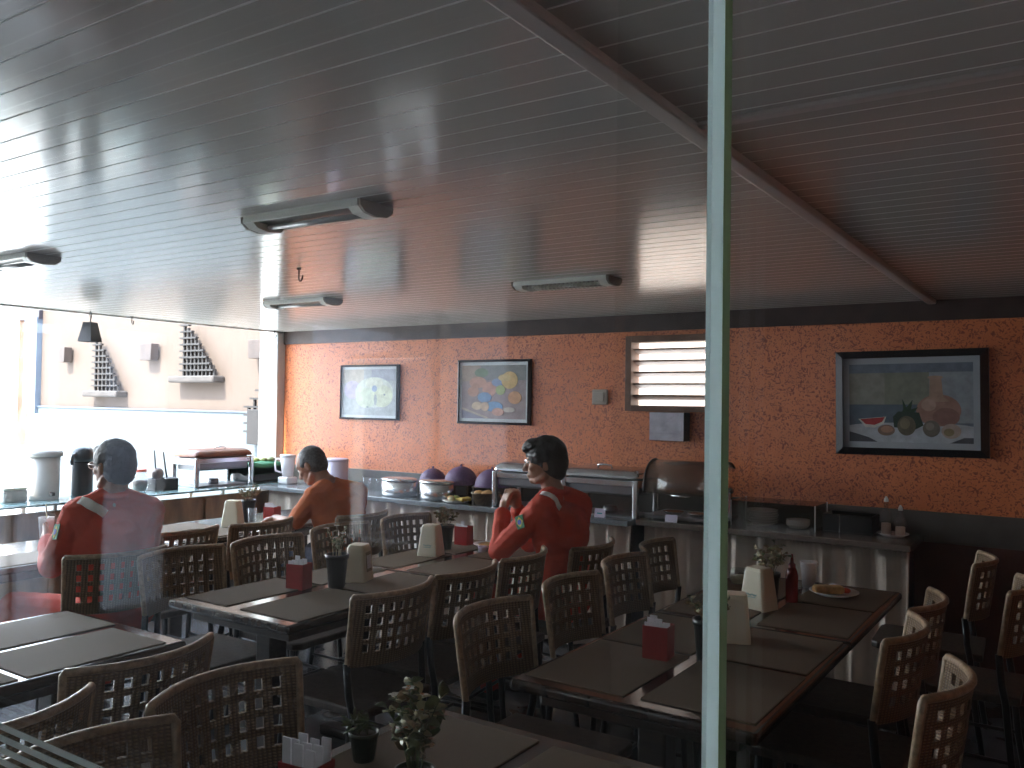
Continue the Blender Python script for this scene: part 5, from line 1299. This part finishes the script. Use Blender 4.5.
hp = [('e', at(-0.010, 0, 0.034), (0.106, 0.086, 0.090), HR), ('e', at(-0.040, 0, -0.005), (0.074, 0.083, 0.100), HR), ('e', at(-0.062, 0, -0.055), (0.044, 0.060, 0.045), HR), ('e', at(0.055, 0, 0.068), (0.045, 0.062, 0.030), HR)]
for q in (-1, 1): hp += [('e', at(0.010, q * 0.070, 0.022), (0.042, 0.016, 0.030), HR), ('e', at(0.016, q * 0.071, -0.008), (0.009, 0.008, 0.022), HR)]
blob('hair', hp, M['hair'], man2, 0.005, 2, 0.003, 26)
b = MB()
for q in (-1, 1):
    b.tube([at(0.112 - 0.004 * math.cos(k * PI / 6), q * 0.032 + 0.023 * math.cos(k * PI / 6), -0.004 + 0.017 * math.sin(k * PI / 6)) for k in range(12)], 0.0022, M['sachet'], 6, closed=True)
    b.tube([at(0.108, q * 0.055, 0.002), at(0.06, q * 0.080, 0.002), at(-0.015, q * 0.086, -0.002)], 0.0025, M['sachet'], 6)
b.tube([at(0.112, -0.010, 0.0), at(0.116, 0, 0.003), at(0.112, 0.010, 0.0)], 0.0022, M['sachet'], 6); b.obj('glasses', man2)
strip_on(man2, 'shoulder_tape', cov, line((-3.86, 2.212, 1.10), (-3.77, 2.285, 1.05)), 0.042, 'stripe')['label'] = 'silver reflective tape'
patch_on(man2, cov, (-3.915, 2.10, 0.97), (-0.15, 0.0, 0.9), (0.030, 0.036))
shoe(lm['anl'], (-1, -0.1), man2); shoe(lm['anr'], (-1, 0.1), man2)
o = thing('plastic_cup', 'cup of pink drink with a straw in the hand of the man in glasses', 'cup', (cupx.x, cupx.y, 0.885))
b = MB(); b.lathe([(0, 0), (0.028, 0), (0.036, 0.105), (0.034, 0.105), (0.026, 0.004), (0, 0.004)], M['cup'], 22); b.obj('cup_body', o)
b = MB(); b.lathe([(0, 0.005), (0.0255, 0.005), (0.031, 0.075), (0, 0.075)], M['pinkdrink'], 20); b.obj('drink', o)
b = MB(); b.tube([(0.01, 0, 0.02), (0.0, 0.0, 0.11), (-0.008, 0.0, 0.165)], 0.0035, M['leaf_pale'], 8); b.obj('straw', o)

# --- man in orange
lm = dict(pel=(-3.945, 4.015, 0.575), chest=(-3.975, 3.995, 0.84), neck=(-4.045, 3.965, 1.035), shl=(-4.035, 3.835, 0.968), shr=(-3.975, 4.150, 0.975), head=(-4.165, 3.925, 1.168),
          face=(-0.93, -0.30, 0.0), pitch=0.55, ell=(-4.135, 3.745, 0.795), wrl=(-4.36, 3.82, 0.812), elr=(-4.11, 4.28, 0.795), wrr=(-4.35, 4.18, 0.812),
          hipl=(-3.96, 3.93, 0.555), hipr=(-3.94, 4.11, 0.555), knl=(-4.36, 3.89, 0.555), knr=(-4.35, 4.14, 0.555), anl=(-4.30, 3.88, 0.095), anr=(-4.30, 4.12, 0.095))
hands = hand_prims(lm['wrl'], (-1, 0.25, -0.12), (0, 0, -1), 1, 0.35) + hand_prims(lm['wrr'], (-1, -0.2, -0.12), (0, 0, -1), -1, 0.35)
man3, V, at, HR, f, r, up, R = person('person in an orange T-shirt and jeans, greying short hair, head bent over the table', None, lm, 'skin_b', dict(hands=hands))
Tp, *_ = torso_prims(lm['pel'], lm['chest'], lm['neck'], lm['shl'], lm['shr'], 0.006)
P = list(Tp)
for s in ('l', 'r'): P += [('c', V['sh' + s], V['sh' + s].lerp(V['el' + s], 0.80), 0.070, 0.060)]
blob('tshirt', P, M['tshirt'], man3, 0.0055, 2, 0.006, 8)
P = [('e', V['pel'] - Vector((0, 0, 0.04)), (0.137, 0.192, 0.10), R)]
for s in ('l', 'r'): P += [('c', V['hip' + s], V['kn' + s], 0.088, 0.070), ('c', V['kn' + s], V['an' + s], 0.068, 0.055)]
blob('jeans', P, M['jeans'], man3, 0.006, 2, 0.004, 9)
hp = [('e', at(-0.018, 0, 0.022), (0.094, 0.080, 0.096), HR), ('e', at(-0.036, 0, -0.012), (0.070, 0.078, 0.086), HR)]
for q in (-1, 1): hp += [('e', at(0.0, q * 0.068, 0.015), (0.045, 0.013, 0.028), HR)]
blob('hair', hp, M['hair_grey'], man3, 0.005, 2, 0.002, 30)
shoe(lm['anl'], (-1, 0), man3); shoe(lm['anr'], (-1, 0), man3)

# ------------------------------------------------------------------ daylight
w = bpy.data.worlds.new('World'); sc.world = w; w.use_nodes = True
nt = w.node_tree; bg = nt.nodes['Background']
tc = nt.nodes.new('ShaderNodeTexCoord'); sp = nt.nodes.new('ShaderNodeSeparateXYZ'); nt.links.new(tc.outputs['Generated'], sp.inputs[0])
rp = nt.nodes.new('ShaderNodeValToRGB')
rp.color_ramp.elements[0].position = 0.0; rp.color_ramp.elements[0].color = (0.90, 0.93, 0.98, 1)
rp.color_ramp.elements[1].position = 0.7; rp.color_ramp.elements[1].color = (0.62, 0.76, 0.98, 1)
nt.links.new(sp.outputs['Z'], rp.inputs['Fac']); nt.links.new(rp.outputs['Color'], bg.inputs['Color'])
bg.inputs['Strength'].default_value = SKY
ld = bpy.data.lights.new('sun', 'SUN'); ld.energy = SUN; ld.angle = math.radians(3); ld.color = (1.0, 0.95, 0.86)
lo = bpy.data.objects.new('sun', ld); C.objects.link(lo)
lo.rotation_euler = Vector((0.06, 0.62, -0.78)).to_track_quat('-Z', 'Y').to_euler()

# ------------------------------------------------------------------ camera
cd = bpy.data.cameras.new('camera'); cam = bpy.data.objects.new('camera', cd); C.objects.link(cam)
cd.sensor_width = 36.0; cd.lens = 860.416 * 36.0 / 1024; cd.clip_start = 0.02; cd.clip_end = 200
X = Vector((0.83232289, 0.0, -0.55429108)); Y = Vector((0.55408787, 0.02707585, 0.83201775)); Z = Vector((0.0150079, -0.99963338, 0.02253585))
right = Vector((X[0], Y[0], Z[0])); down = Vector((X[1], Y[1], Z[1])); fwd = Vector((X[2], Y[2], Z[2]))
Rm = Matrix((right, -down, -fwd)).transposed().to_4x4(); Rm.translation = (0, 0, 1.58)
cam.matrix_world = Rm
sc.camera = cam
sc.view_settings.view_transform = 'Standard'; sc.view_settings.look = 'None'; sc.view_settings.gamma = 1.0
sc.view_settings.use_curve_mapping = False; sc.view_settings.exposure = EXPO
try:
    sc.cycles.transparent_max_bounces = 24
    sc.cycles.max_bounces = 10; sc.cycles.diffuse_bounces = 5
except Exception: pass
